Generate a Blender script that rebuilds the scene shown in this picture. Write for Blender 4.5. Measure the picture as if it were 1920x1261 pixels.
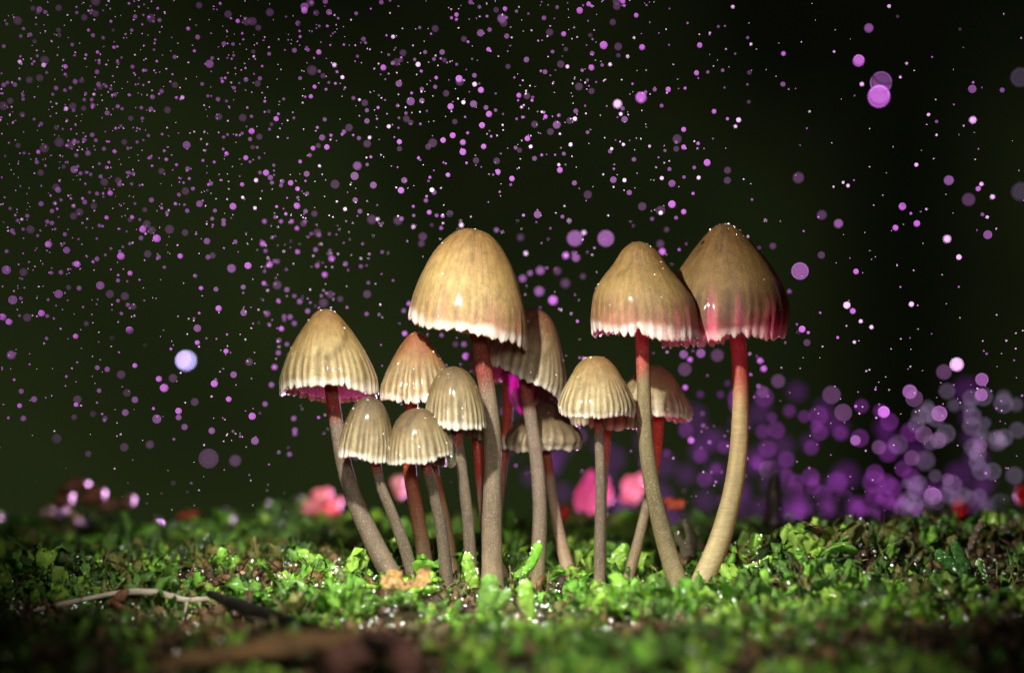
import bpy, math, random
import numpy as np
from mathutils import Vector

random.seed(7)
RS = np.random.RandomState(11)
for o in list(bpy.data.objects):
    bpy.data.objects.remove(o)
SC = bpy.context.scene
COL = SC.collection

# ------------------------------------------------------------------ camera
# One unit is about one centimetre of the real place (a macro picture of a mushroom tuft).
CAM_Y, CAM_Z = -40.0, 4.595
cam = bpy.data.cameras.new('camera')
cam_o = bpy.data.objects.new('camera', cam)
COL.objects.link(cam_o)
cam_o.location = (0, CAM_Y, CAM_Z)
cam_o.rotation_euler = (math.radians(90), 0, 0)
cam.sensor_width = 36.0
cam.lens = 75.0
cam.clip_start = 0.5
cam.clip_end = 2000
cam.dof.use_dof = True
cam.dof.focus_distance = 39.7
cam.dof.aperture_fstop = 0.085
SC.camera = cam_o

# ------------------------------------------------------------------ light and exposure
SC.view_settings.view_transform = 'Standard'
SC.view_settings.look = 'None'
SC.view_settings.exposure = 0.0
SC.view_settings.gamma = 1.0
SC.cycles.max_bounces = 10
SC.cycles.transparent_max_bounces = 48
SC.cycles.caustics_reflective = False
SC.cycles.caustics_refractive = False
SC.cycles.sample_clamp_indirect = 3.0
SC.cycles.sample_clamp_direct = 0.0
SC.cycles.use_denoising = True
SC.cycles.use_adaptive_sampling = False
SC.cycles.blur_glossy = 0.5


def aim(o, tgt):
    o.rotation_euler = (Vector(tgt) - o.location).to_track_quat('-Z', 'Y').to_euler()


def spot(name, loc, tgt, power, color, size_deg, blend, radius):
    l = bpy.data.lights.new(name, 'SPOT')
    l.energy = power
    l.color = color
    l.spot_size = math.radians(size_deg)
    l.spot_blend = blend
    l.shadow_soft_size = radius
    o = bpy.data.objects.new(name, l)
    COL.objects.link(o)
    o.location = loc
    aim(o, tgt)
    return o


# the torch in front of and above the tuft, and the coloured lamp low behind it
spot('front_torch', (-3.3, -9.6, 10.2), (0.2, 0.4, 2.6), 16500, (1.0, 0.965, 0.875), 88, 1.0, 0.24)
spot('front_fill', (2.0, -34, 9.0), (0.2, -7.5, 0.0), 33000, (1.0, 0.96, 0.88), 30, 1.0, 1.8)  # added fill light without a source in the scene, lifts foreground and shadows
spot('coloured_back_lamp', (10, 44, -5.0), (-1.0, 0.0, 6.0), 250000, (1.0, 0.50, 1.0), 84, 0.7, 0.9)

w = bpy.data.worlds.new('World')
SC.world = w
w.use_nodes = True
nt = w.node_tree
bg = nt.nodes['Background']

# night wood far behind: almost black overhead, a dull green lower down, a blacker gap to the right
def wn(kind, **kw):
    n = nt.nodes.new('ShaderNode' + kind)
    for k_, v_ in kw.items():
        setattr(n, k_, v_)
    return n


def wmath(op, a_, b_=None):
    n = wn('Math', operation=op)
    for i_, q_ in enumerate((a_, b_)):
        if q_ is None:
            continue
        if isinstance(q_, (int, float)):
            n.inputs[i_].default_value = q_
        else:
            nt.links.new(q_, n.inputs[i_])
    return n.outputs[0]


tc = wn('TexCoord')
sx = wn('SeparateXYZ')
nt.links.new(tc.outputs['Generated'], sx.inputs[0])
no = wn('TexNoise')
no.inputs['Scale'].default_value = 7.0
no.inputs['Detail'].default_value = 2.0
nt.links.new(tc.outputs['Generated'], no.inputs['Vector'])
el = sx.outputs['Z']
gap = wmath('DIVIDE', wmath('SUBTRACT', sx.outputs['X'], 0.182), 0.042)
gap = wmath('POWER', 2.718, wmath('MULTIPLY', wmath('MULTIPLY', gap, gap), -1.0))
lit = wmath('SUBTRACT', 0.66, wmath('MULTIPLY', el, 3.0))
lit = wmath('ADD', lit, wmath('MULTIPLY', wmath('SUBTRACT', no.outputs['Fac'], 0.5), 1.3))
lit = wmath('SUBTRACT', lit, wmath('MULTIPLY', sx.outputs['X'], 0.8))
lit = wmath('MULTIPLY', lit, wmath('SUBTRACT', 1.0, wmath('MULTIPLY', gap, 0.97)))
cr = wn('ValToRGB')
cr.color_ramp.elements[0].position = 0.0
cr.color_ramp.elements[0].color = (0.0022, 0.0026, 0.0012, 1)
cr.color_ramp.elements[1].position = 1.0
cr.color_ramp.elements[1].color = (0.0135, 0.0205, 0.0060, 1)
nt.links.new(lit, cr.inputs[0])
nt.links.new(cr.outputs[0], bg.inputs['Color'])
bg.inputs['Strength'].default_value = 1.0


# ------------------------------------------------------------------ helpers
def P(px, py, y=0.0):
    """point of the place seen at a pixel of the 1920x1261 photograph, at depth y"""
    s = (y - CAM_Y) / 4000.0
    return np.array([(px - 960.0) * s, y, CAM_Z - (py - 630.5) * s])


def vnoise(x, y, seed=0):
    x = np.asarray(x, float); y = np.asarray(y, float)
    xi = np.floor(x).astype(int); yi = np.floor(y).astype(int)
    fx = x - xi; fy = y - yi
    fx = fx * fx * (3 - 2 * fx); fy = fy * fy * (3 - 2 * fy)

    def h(a, b):
        n = (a * 374761393 + b * 668265263 + seed * 2246822519) & 0xffffffff
        n = ((n ^ (n >> 13)) * 1274126177) & 0xffffffff
        return ((n ^ (n >> 16)) & 0xffff) / 65535.0
    return (h(xi, yi) * (1 - fx) + h(xi + 1, yi) * fx) * (1 - fy) + (h(xi, yi + 1) * (1 - fx) + h(xi + 1, yi + 1) * fx) * fy


def fbm(x, y, seed=0, oct=4):
    s = 0.0; a = 0.5; f = 1.0
    for i in range(oct):
        s = s + a * (vnoise(x * f, y * f, seed + i * 17) - 0.5)
        a *= 0.5; f *= 2.03
    return s


def sstep(a, b, x):
    t = np.clip((np.asarray(x, float) - a) / (b - a), 0, 1)
    return t * t * (3 - 2 * t)


def GH(x, y):
    """height of the ground"""
    x = np.asarray(x, float); y = np.asarray(y, float)
    h = -0.20 + 0.6 * fbm(x * 0.3, y * 0.3, 3, 3) + 0.6 * fbm(x * 1.0, y * 1.0, 9, 4)
    h = h + 0.14 * np.exp(-((x - 0.3) ** 2 / 18 + (y - 0.4) ** 2 / 5))
    dip = np.exp(-((x + 6.6) ** 4 / 160 + (y + 3.2) ** 4 / 22))
    h = h * (1 - .75 * dip) - 0.36 * dip
    h = h + 0.62 * sstep(2.5, 7, x) * sstep(-1.0, 5, y) * (1 - sstep(5, 10, y))   # bank on the right
    h = h - 0.13 * np.exp(-((x - 1.2) ** 4 / 160 + (y + 2.0) ** 2 / 1.6))
    h = h - 0.10 * np.clip(-7.5 - y, 0, 100)                        # falls away in front
    h = h - 0.10 * sstep(3, 9, y)
    h = h + 0.52 * np.exp(-((x - 6.2) ** 2 / 1.2 + (y - 1.6) ** 2 / 1.2)) + .22 * np.exp(-((x - 4.6) ** 2 / .5 + (y - 2.2) ** 2 / .6))
    h = h - 0.45 * np.clip(y - 12, 0, 200) ** 1.15                  # and behind
    return h


def hit(px, py):
    """where the line of sight of a pixel meets the ground"""
    ys = np.arange(-14, 18, 0.05)
    s = (ys - CAM_Y) / 4000.0
    X = (px - 960) * s
    Z = CAM_Z - (py - 630.5) * s
    k = np.nonzero(Z <= GH(X, ys))[0]
    i = k[0] if len(k) else len(ys) - 1
    return np.array([X[i], ys[i], float(GH(X[i], ys[i]))])


def catmull(pts, n):
    pts = np.asarray(pts, float)
    p = np.vstack([2 * pts[0] - pts[1], pts, 2 * pts[-1] - pts[-2]])
    k = len(pts) - 1
    u = np.linspace(0, k - 1e-9, n)
    i = u.astype(int); t = (u - i)[:, None]
    a, b, c, d = p[i], p[i + 1], p[i + 2], p[i + 3]
    return 0.5 * ((2 * b) + (-a + c) * t + (2 * a - 5 * b + 4 * c - d) * t ** 2 + (-a + 3 * b - 3 * c + d) * t ** 3)


def mesh(name, verts, faces, mat=None, cols=None, smooth=True, mats=None, midx=None):
    me = bpy.data.meshes.new(name)
    verts = np.asarray(verts, np.float32)
    me.vertices.add(len(verts))
    me.vertices.foreach_set('co', verts.ravel())
    if isinstance(faces, np.ndarray):
        nf, k = faces.shape
        me.loops.add(nf * k)
        me.polygons.add(nf)
        me.loops.foreach_set('vertex_index', faces.astype(np.int32).ravel())
        me.polygons.foreach_set('loop_start', np.arange(0, nf * k, k, dtype=np.int32))
    else:
        tot = [i for f in faces for i in f]
        ln = [len(f) for f in faces]
        me.loops.add(len(tot)); me.polygons.add(len(faces))
        me.loops.foreach_set('vertex_index', tot)
        me.polygons.foreach_set('loop_start', list(np.concatenate([[0], np.cumsum(ln)[:-1]])))
        nf = len(faces)
    me.update(calc_edges=True)
    if smooth:
        me.polygons.foreach_set('use_smooth', np.ones(nf, bool))
    if cols is not None:
        ca = me.color_attributes.new('Col', 'FLOAT_COLOR', 'POINT')
        c = np.ones((len(verts), 4), np.float32)
        c[:, :cols.shape[1]] = cols
        ca.data.foreach_set('color', c.ravel())
    for m in (mats or [mat]):
        if m:
            me.materials.append(m)
    if midx is not None:
        me.polygons.foreach_set('material_index', np.asarray(midx, np.int32))
    me.validate()
    return me


def link(name, me, parent=None):
    o = bpy.data.objects.new(name, me)
    COL.objects.link(o)
    if parent is not None:
        o.parent = parent
    return o


def tag(o, label=None, cat=None, group=None, kind=None):
    if label: o['label'] = label
    if cat: o['category'] = cat
    if group: o['group'] = group
    if kind: o['kind'] = kind
    return o


def grid_faces(nr, ns, wrap=True, base=0):
    i = np.arange(nr - 1)[:, None]
    m = ns if wrap else ns - 1
    j = np.arange(m)[None, :]
    j2 = (j + 1) % ns
    a = i * ns + j; b = i * ns + j2; c = (i + 1) * ns + j2; d = (i + 1) * ns + j
    return np.stack([a, b, c, d], -1).reshape(-1, 4) + base


def sweep(path, rad, ns=16, flat=1.0, up=None):
    """tube along a path; the ends are closed to points"""
    path = np.asarray(path, float); n = len(path)
    rad = np.asarray(rad, float)
    T = np.gradient(path, axis=0)
    T /= np.linalg.norm(T, axis=1)[:, None] + 1e-9
    ref = np.array([0.0, 1.0, 0.05]) if up is None else np.asarray(up, float)
    N = ref - (T @ ref)[:, None] * T
    N /= np.linalg.norm(N, axis=1)[:, None] + 1e-9
    B = np.cross(T, N)
    th = np.linspace(0, 2 * np.pi, ns, endpoint=False)
    r = rad[:, None, None]
    v = path[:, None, :] + r * (np.cos(th)[None, :, None] * B[:, None, :] + flat * np.sin(th)[None, :, None] * N[:, None, :])
    return v, T


# ------------------------------------------------------------------ materials
def new_mat(name):
    m = bpy.data.materials.new(name)
    m.use_nodes = True
    t = m.node_tree
    for n in list(t.nodes):
        t.nodes.remove(n)
    out = t.nodes.new('ShaderNodeOutputMaterial')
    return m, t, out


def N_(t, kind, **kw):
    n = t.nodes.new('ShaderNode' + kind)
    for k, v in kw.items():
        if hasattr(n, k) and k not in n.inputs:
            setattr(n, k, v)
        else:
            n.inputs[k].default_value = v
    return n


def organic(name, mottle=0.35, mscale=6.0, rough=0.45, spec=0.5, trans=0.15, tcol=(1, .35, .2), sss=0.0,
            bump=0.02, bscale=30.0, speck=0.0, spscale=40.0, coat=0.0, stretch=(1, 1, 1), detail=5.0, base=None):
    """wet living stuff: colour of the vertices, mottled, fine relief, thin enough for light to come through"""
    m, t, out = new_mat(name)
    L = t.links.new
    if base is None:
        at = N_(t, 'Attribute'); at.attribute_name = 'Col'
        src = at.outputs['Color']
    else:
        rg = N_(t, 'RGB'); rg.outputs[0].default_value = (*base, 1); src = rg.outputs[0]
    co = N_(t, 'TexCoord')
    mp = N_(t, 'Mapping'); mp.inputs['Scale'].default_value = stretch
    L(co.outputs['Object'], mp.inputs['Vector'])
    n1 = N_(t, 'TexNoise', Scale=mscale, Detail=detail, Roughness=0.65)
    L(mp.outputs[0], n1.inputs['Vector'])
    mr = N_(t, 'MapRange'); mr.inputs['From Min'].default_value = 0.25; mr.inputs['From Max'].default_value = 0.75
    mr.inputs['To Min'].default_value = 1 - mottle; mr.inputs['To Max'].default_value = 1 + mottle
    L(n1.outputs['Fac'], mr.inputs['Value'])
    mul = N_(t, 'VectorMath', operation='SCALE')
    L(src, mul.inputs[0]); L(mr.outputs[0], mul.inputs['Scale'])
    col = mul.outputs[0]
    if speck > 0:
        v = N_(t, 'TexNoise', Scale=spscale, Detail=2.0, Roughness=0.6)
        L(co.outputs['Object'], v.inputs['Vector'])
        ms = N_(t, 'MapRange'); ms.inputs['From Min'].default_value = 0.56; ms.inputs['From Max'].default_value = 0.70
        ms.inputs['To Max'].default_value = speck
        L(v.outputs['Fac'], ms.inputs['Value'])
        mx = N_(t, 'MixRGB'); mx.inputs['Color2'].default_value = (0.62, 0.58, 0.5, 1)
        L(ms.outputs[0], mx.inputs['Fac']); L(col, mx.inputs['Color1'])
        col = mx.outputs[0]
    pr = N_(t, 'BsdfPrincipled')
    L(col, pr.inputs['Base Color'])
    pr.inputs['Roughness'].default_value = rough
    pr.inputs['Specular IOR Level'].default_value = spec
    if coat:
        pr.inputs['Coat Weight'].default_value = coat
        pr.inputs['Coat Roughness'].default_value = 0.14
    if sss:
        pr.inputs['Subsurface Weight'].default_value = sss
        pr.inputs['Subsurface Scale'].default_value = 0.12
        pr.inputs['Subsurface Radius'].default_value = (1.0, 0.45, 0.3)
    n2 = N_(t, 'TexNoise', Scale=bscale, Detail=4.0, Roughness=0.7)
    L(mp.outputs[0], n2.inputs['Vector'])
    bp = N_(t, 'Bump'); bp.inputs['Strength'].default_value = 0.6; bp.inputs['Distance'].default_value = bump
    L(n2.outputs['Fac'], bp.inputs['Height'])
    L(bp.outputs[0], pr.inputs['Normal'])
    if trans:
        tr = N_(t, 'BsdfTranslucent')
        vm = N_(t, 'MixRGB', blend_type='MULTIPLY'); vm.inputs['Fac'].default_value = 1.0
        vm.inputs['Color2'].default_value = (*tcol, 1)
        L(col, vm.inputs['Color1'])
        sc_ = N_(t, 'VectorMath', operation='SCALE'); sc_.inputs['Scale'].default_value = 2.0
        L(vm.outputs[0], sc_.inputs[0])
        L(sc_.outputs[0], tr.inputs['Color']); L(bp.outputs[0], tr.inputs['Normal'])
        mx = N_(t, 'MixShader'); mx.inputs[0].default_value = trans
        L(pr.outputs[0], mx.inputs[1]); L(tr.outputs[0], mx.inputs[2])
        L(mx.outputs[0], out.inputs[0])
    else:
        L(pr.outputs[0], out.inputs[0])
    return m


M = {}
M['cap'] = organic('cap_skin', mottle=0.30, mscale=6, rough=0.43, spec=0.42, trans=0.16, tcol=(1.0, .5, .6), sss=0.08,
                   bump=0.045, bscale=30, coat=0.13, detail=9)
M['gills'] = organic('gill_flesh', mottle=0.2, mscale=8, rough=0.5, spec=0.4, trans=0.4, tcol=(1, .7, 1.0), bump=0.01)
M['stem'] = organic('stem_flesh', mottle=0.22, mscale=9, rough=0.5, spec=0.2, trans=0.22, tcol=(1, .5, .35), bump=0.03, bscale=60,
                    speck=0.5, spscale=46, coat=0.0, stretch=(1, 1, 0.6))
M['stem_smooth'] = organic('smooth_stem_flesh', mottle=0.22, mscale=7, rough=0.38, spec=0.3, trans=0.22, tcol=(1, .5, .35), bump=0.04,
                           bscale=14, speck=0.25, spscale=30, coat=0.08, stretch=(.6, .6, 3.0))
M['moss'] = organic('moss_leaf', mottle=0.35, mscale=5, rough=0.30, spec=0.6, trans=0.3, tcol=(.7, 1.0, .3), bump=0.09, bscale=22, coat=0.4, detail=3)
M['frond'] = organic('frond_leaf', mottle=0.4, mscale=7, rough=0.3, spec=0.5, trans=0.28, tcol=(.75, 1.0, .3), bump=0.10, bscale=13, coat=0.4)
M['soil'] = organic('wet_soil', mottle=0.6, mscale=3, rough=0.4, spec=0.5, trans=0, bump=0.12, bscale=6, base=(0.028, 0.019, 0.009))
M['crumb'] = organic('soil_crumb', mottle=0.5, mscale=8, rough=0.35, spec=0.5, trans=0, bump=0.06, bscale=18)
M['bark'] = organic('dark_bark', mottle=0.6, mscale=4, rough=0.5, spec=0.4, trans=0, bump=0.12, bscale=9, stretch=(.5, 2, 2))
M['twig'] = organic('dry_twig', mottle=0.3, mscale=9, rough=0.5, spec=0.3, trans=0, bump=0.03, bscale=30, stretch=(.4, 2, 2))
M['pink'] = organic('pale_scrap', mottle=0.35, mscale=2, rough=0.5, spec=0.3, trans=0.25, tcol=(1, .85, .9), bump=0.02, bscale=9)
M['leaf'] = organic('dead_leaf', mottle=0.3, mscale=4, rough=0.4, spec=0.5, trans=0.4, tcol=(1, .6, .5), bump=0.05, bscale=9)


def bead_mat():
    m, t, out = new_mat('water_bead')
    L = t.links.new
    tr = N_(t, 'BsdfTransparent'); tr.inputs[0].default_value = (0.96, 0.98, 0.96, 1)
    gl = N_(t, 'BsdfGlossy'); gl.inputs['Roughness'].default_value = 0.22; gl.inputs['Color'].default_value = (.62, .62, .62, 1)
    mx = N_(t, 'AddShader')
    L(tr.outputs[0], mx.inputs[0]); L(gl.outputs[0], mx.inputs[1])
    L(mx.outputs[0], out.inputs[0])
    return m


M['bead'] = bead_mat()


def mist_mat(name, col, centre, rim, k):
    """a fine drop in the air: clear in the middle, its bokeh ring painted in as a denser rim, scattering the lamp behind it"""
    m, t, out = new_mat(name)
    L = t.links.new
    tr = N_(t, 'BsdfTransparent')
    tl = N_(t, 'BsdfTranslucent'); tl.inputs[0].default_value = (*col, 1)
    df = N_(t, 'BsdfDiffuse'); df.inputs[0].default_value = (*col, 1)
    gm = N_(t, 'NewGeometry')                       # scatters evenly over its disc
    L(gm.outputs['Incoming'], tl.inputs['Normal']); L(gm.outputs['Incoming'], df.inputs['Normal'])
    a = N_(t, 'MixShader'); a.inputs[0].default_value = 0.25
    L(tl.outputs[0], a.inputs[1]); L(df.outputs[0], a.inputs[2])
    lw = N_(t, 'LayerWeight'); lw.inputs['Blend'].default_value = 0.5
    pw = N_(t, 'MapRange', interpolation_type='SMOOTHSTEP'); pw.inputs['From Min'].default_value = k; pw.inputs['From Max'].default_value = k + .25
    L(lw.outputs['Facing'], pw.inputs['Value'])
    mr = N_(t, 'MapRange'); mr.inputs['To Min'].default_value = centre; mr.inputs['To Max'].default_value = rim
    L(pw.outputs[0], mr.inputs['Value'])
    mx = N_(t, 'MixShader')
    L(mr.outputs[0], mx.inputs[0]); L(tr.outputs[0], mx.inputs[1]); L(a.outputs[0], mx.inputs[2])
    L(mx.outputs[0], out.inputs[0])
    return m


M['w'] = mist_mat('mist_white', (0.98, 0.95, 1.0), 0.85, 1.0, .3)  # drop tints paint in how differently the lamp lights the same water
M['b'] = mist_mat('mist_bright', (0.80, 0.40, 0.92), 0.20, 0.85, .38)
M['m'] = mist_mat('mist_mauve', (0.62, 0.40, 0.70), 0.10, 0.36, .40)
M['f'] = mist_mat('mist_faint', (0.5, 0.36, 0.52), 0.04, 0.12, .45)
M['g'] = mist_mat('mist_grey', (0.50, 0.66, 0.60), 0.018, 0.16, .5)
M['p'] = mist_mat('mist_purple', (0.58, 0.17, 0.74), 0.022, 0.15, .5)
M['l'] = mist_mat('mist_lavender', (0.66, 0.85, 1.0), 0.62, 1.0, .34)
M['q'] = mist_mat('mist_dim_purple', (0.45, 0.11, 0.64), 0.008, 0.028, .5)

# ------------------------------------------------------------------ ground
nx, ny = 300, 300
gx = np.linspace(-30, 30, nx)
gy = np.concatenate([np.linspace(-34, -8, 60, endpoint=False), np.linspace(-8, 10, 190, endpoint=False), np.linspace(10, 60, 70)])
X, Y = np.meshgrid(gx, gy)
Z = GH(X, Y) + 0.16 * fbm(X * 3.1, Y * 3.1, 31, 4)
v = np.stack([X, Y, Z], -1).reshape(-1, 3)
me = mesh('ground', v, grid_faces(len(gy), nx, wrap=False), M['soil'])
tag(link('ground', me), 'dark wet forest soil under the moss', kind='structure')

# ------------------------------------------------------------------ mushrooms
PROF = {
    'cone': [(0, 0), (.015, .12), (.06, .23), (.16, .375), (.32, .57), (.5, .745), (.68, .89), (.85, .985), (1, 1.0)],
    'wide': [(0, 0), (.02, .13), (.06, .23), (.14, .37), (.27, .56), (.43, .76), (.6, .92), (.8, 1.01), (1, .95)],
    'bell3': [(0, 0), (.02, .14), (.06, .25), (.13, .37), (.27, .53), (.45, .77), (.62, .93), (.85, 1.0), (1, 1.0)],
    'egg2': [(0, 0), (.02, .19), (.07, .33), (.2, .53), (.35, .68), (.5, .81), (.7, .95), (.87, 1.01), (1, .99)],
    'egg': [(0, 0), (.02, .2), (.07, .35), (.18, .53), (.35, .71), (.55, .85), (.75, .95), (.9, .99), (1, 1.0)],
    'dome': [(0, 0), (.03, .25), (.10, .46), (.24, .66), (.42, .81), (.62, .92), (.82, .985), (1, 1.0)],
    'bell': [(0, 0), (.02, .15), (.07, .27), (.2, .44), (.36, .60), (.52, .78), (.68, .96), (.84, 1.04), (1, .99)],
    'bell2': [(0, 0), (.02, .2), (.08, .36), (.2, .53), (.36, .67), (.54, .82), (.72, .95), (.88, 1.01), (1, .98)],
}


def make_cap(root, L, R, A, y, prof, n, ridge, pitch, cols, seed, pink=0.0, crimp=0.035, white=0.8, gcol=(.5, .3, .34), fw=1.0, rs=0.3,
             rough=0.0):
    rs_ = np.random.RandomState(seed)
    pl, pr_, pa = P(*L, y), P(*R, y), P(*A, y)
    C = (pl + pr_) / 2
    u = (pr_ - pl) / 2
    R0 = np.linalg.norm(u)
    vv = np.array([0, R0 * fw, pitch * R0])
    a = pa - C
    ns = n * 8
    nr = 54
    th = np.linspace(0, 2 * np.pi, ns, endpoint=False)
    ph = rs_.rand(8) * 6.28
    tw = th + 0.06 * np.sin(3 * th + ph[0]) + 0.032 * np.sin(7 * th + ph[1]) + 0.015 * np.sin(17 * th + ph[2])
    prof_c = catmull(PROF[prof], 200)
    q = np.linspace(0, 1, nr) ** 0.85
    hh = np.interp(q, np.linspace(0, 1, 200), prof_c[:, 0])
    rr = np.interp(q, np.linspace(0, 1, 200), prof_c[:, 1])
    rdg = (0.5 + 0.5 * np.cos(n * tw)) ** 0.7                         # rounded ribs, narrow grooves
    rdg2 = 0.5 + 0.5 * np.cos(2 * n * tw + ph[3])
    amp_th = 0.65 + 0.35 * np.sin(5 * th + ph[4]) * np.sin(2 * th + ph[5])
    per = rs_.rand(n + 1) * .9 + .45
    per[-1] = per[0]
    amp_th = amp_th * np.interp((tw / (2 * np.pi) * n) % n, np.arange(n + 1), per)
    st_ = (rs + .22 * (np.interp((tw / (2 * np.pi) * n) % n, np.arange(n + 1), np.append(rs_.rand(n), 0)) - .3))[None, :]
    amp = ridge * sstep(0, 1, (hh[:, None] - st_) / (0.98 - st_)) * amp_th[None, :]
    disp = amp * (rdg[None, :] - 0.55) + 0.25 * amp * sstep(.8, 1, hh)[:, None] * (rdg2[None, :] - .5)
    wob = 1 + 0.025 * np.sin(2 * th + ph[6]) * hh[:, None] + 0.02 * np.sin(3 * th + ph[7]) * hh[:, None]
    lump = 0.03 * fbm(np.cos(th)[None, :] * 1.7 + hh[:, None] * 2.2 + seed, np.sin(th)[None, :] * 1.7 + seed * 1.3, seed, 3)
    jag = fbm(th * n * 0.9, th * 0 + seed, seed + 3, 3)
    jag = jag - (jag - jag[0]) * 0
    rad = rr[:, None] * wob + disp + lump * rr[:, None]
    hgt = 1 - hh[:, None] - crimp * sstep(.93, 1, hh)[:, None] * (rdg[None, :] * 0.5 + 1.3 * jag[None, :])
    # margin turns over into a thin lip
    def place(rad, hgt):
        x = rad * np.cos(th)[None, :]; yy = rad * np.sin(th)[None, :]
        return C + x[..., None] * u + yy[..., None] * vv + hgt[..., None] * a
    wav = .022 * np.sin(3 * th + ph[5]) + .016 * np.sin(5 * th + ph[1])
    for q_ in range(5):
        t0 = rs_.rand() * 6.283; wd = .02 + .05 * rs_.rand(); dp = .03 + .06 * rs_.rand()
        dd = np.abs((th - t0 + np.pi) % (2 * np.pi) - np.pi)
        wav = wav + dp * np.clip(1 - dd / wd, 0, 1)
    hgt = hgt + wav[None, :] * sstep(.86, 1, hh)[:, None]
    lipr = [rad[-1] * 0.985, rad[-1] * 0.965, rad[-1] * 0.95]
    liph = [hgt[-1] - 0.02, hgt[-1] - 0.005, hgt[-1] + 0.03]
    rad2 = np.vstack([rad] + [np.array([l]) for l in lipr])
    hgt2 = np.vstack([hgt] + [np.array([l]) for l in liph])
    V = place(rad2, hgt2)
    top, mid, low, groove = [np.array(c) for c in cols]
    HH = np.concatenate([hh, [1, 1, 1]])[:, None]
    nz = fbm(np.cos(th)[None, :] * 3 + HH * 3, np.sin(th)[None, :] * 3 + seed, seed + 9, 4)
    hn = np.clip(HH + nz * 0.25, 0, 1)
    c = top[None, None] * (1 - sstep(.05, .6, hn))[..., None] + mid[None, None] * sstep(.05, .6, hn)[..., None]
    k2 = sstep(.35, 1.0, hn)[..., None]
    c = c * (1 - k2) + low[None, None] * k2
    rfull = np.vstack([np.repeat(rdg[None, :], len(HH), 0)])
    gk = ((1 - rfull) ** .55 * sstep(rs - .05, .75, HH) * (0.95 if ridge > .02 else .45))[..., None]
    gk = gk * (0.75 + 0.5 * (amp_th[None, :, None] - .4))
    gk = np.clip(gk, 0, 1)
    c = c * (1 - gk) + groove[None, None] * gk
    fib = fbm(tw[None, :] * 22 + 0 * HH, HH * 5.0 + seed, seed + 31, 4) + .6 * fbm(tw[None, :] * 60 + 0 * HH, HH * 30.0 + seed, seed + 37, 2)
    c = c * (1 + .65 * fib)[..., None]
    blot = sstep(.10, .26, fbm(np.cos(th)[None, :] * 2.3 + HH * 4, np.sin(th)[None, :] * 2.3 + HH * 2 + seed, seed + 41, 5))[..., None]
    c = c * (1 - .35 * blot * (1 - sstep(.6, .9, HH)[..., None]))
    if pink:
        st = fbm(th * 7.0, th * 0 + 3.3, seed + 21, 3)
        stm = sstep(-.05, .28, st)[None, :]
        side = 0.5 + 0.5 * np.cos(th)[None, :] * 0.6
        pk = (pink * sstep(.70 - 0.3 * stm, .98, HH) * (0.2 + .9 * stm) * side)[..., None]
        pk = np.clip(pk, 0, .9)
        c = c * (1 - pk) + np.array([.85, .16, .27]) * pk  # pink rim and streaks: pigment plus backlit glow painted into the colour
    wk = (white * sstep(.88, .985, HH + 0.14 * nz) * (0.6 + .5 * rfull) * (.7 + .8 * jag[None, :]))[..., None]
    wk = np.clip(wk, 0, 1)
    c = c * (1 - wk) + np.array([.90, .86, .78]) * wk
    me = mesh('cap', V.reshape(-1, 3), grid_faces(len(HH), ns), M['cap'], c.reshape(-1, 3))
    cap = link('cap', me, root)
    # gills: a pleated lining under the cap
    ng = 14
    gr = np.linspace(.95, .10, ng)
    gh_ = 0.03 + 0.50 * (1 - ((gr / .95) ** 1.6))
    saw = np.where((np.arange(ns) % 4) < 2, 1.0, 0.0)
    pleat = (saw[None, :] - .5) * 0.10 * np.sin(np.pi * (np.linspace(0, 1, ng) * .85 + .1))[:, None]
    rad3 = gr[:, None] * (rad[-1] / rr[-1])[None, :]
    hg3 = gh_[:, None] + (hgt[-1] * (gr[:, None] / .95) ** 2) - pleat
    V3 = place(rad3, hg3)
    gc = np.array(gcol)[None, None] * (0.75 + .35 * saw[None, :, None]) * np.ones((ng, ns, 1))
    link('gills', mesh('gills', V3.reshape(-1, 3), grid_faces(ng, ns), M['gills'], gc.reshape(-1, 3)), root)
    return C, a, V[:nr]


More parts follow.
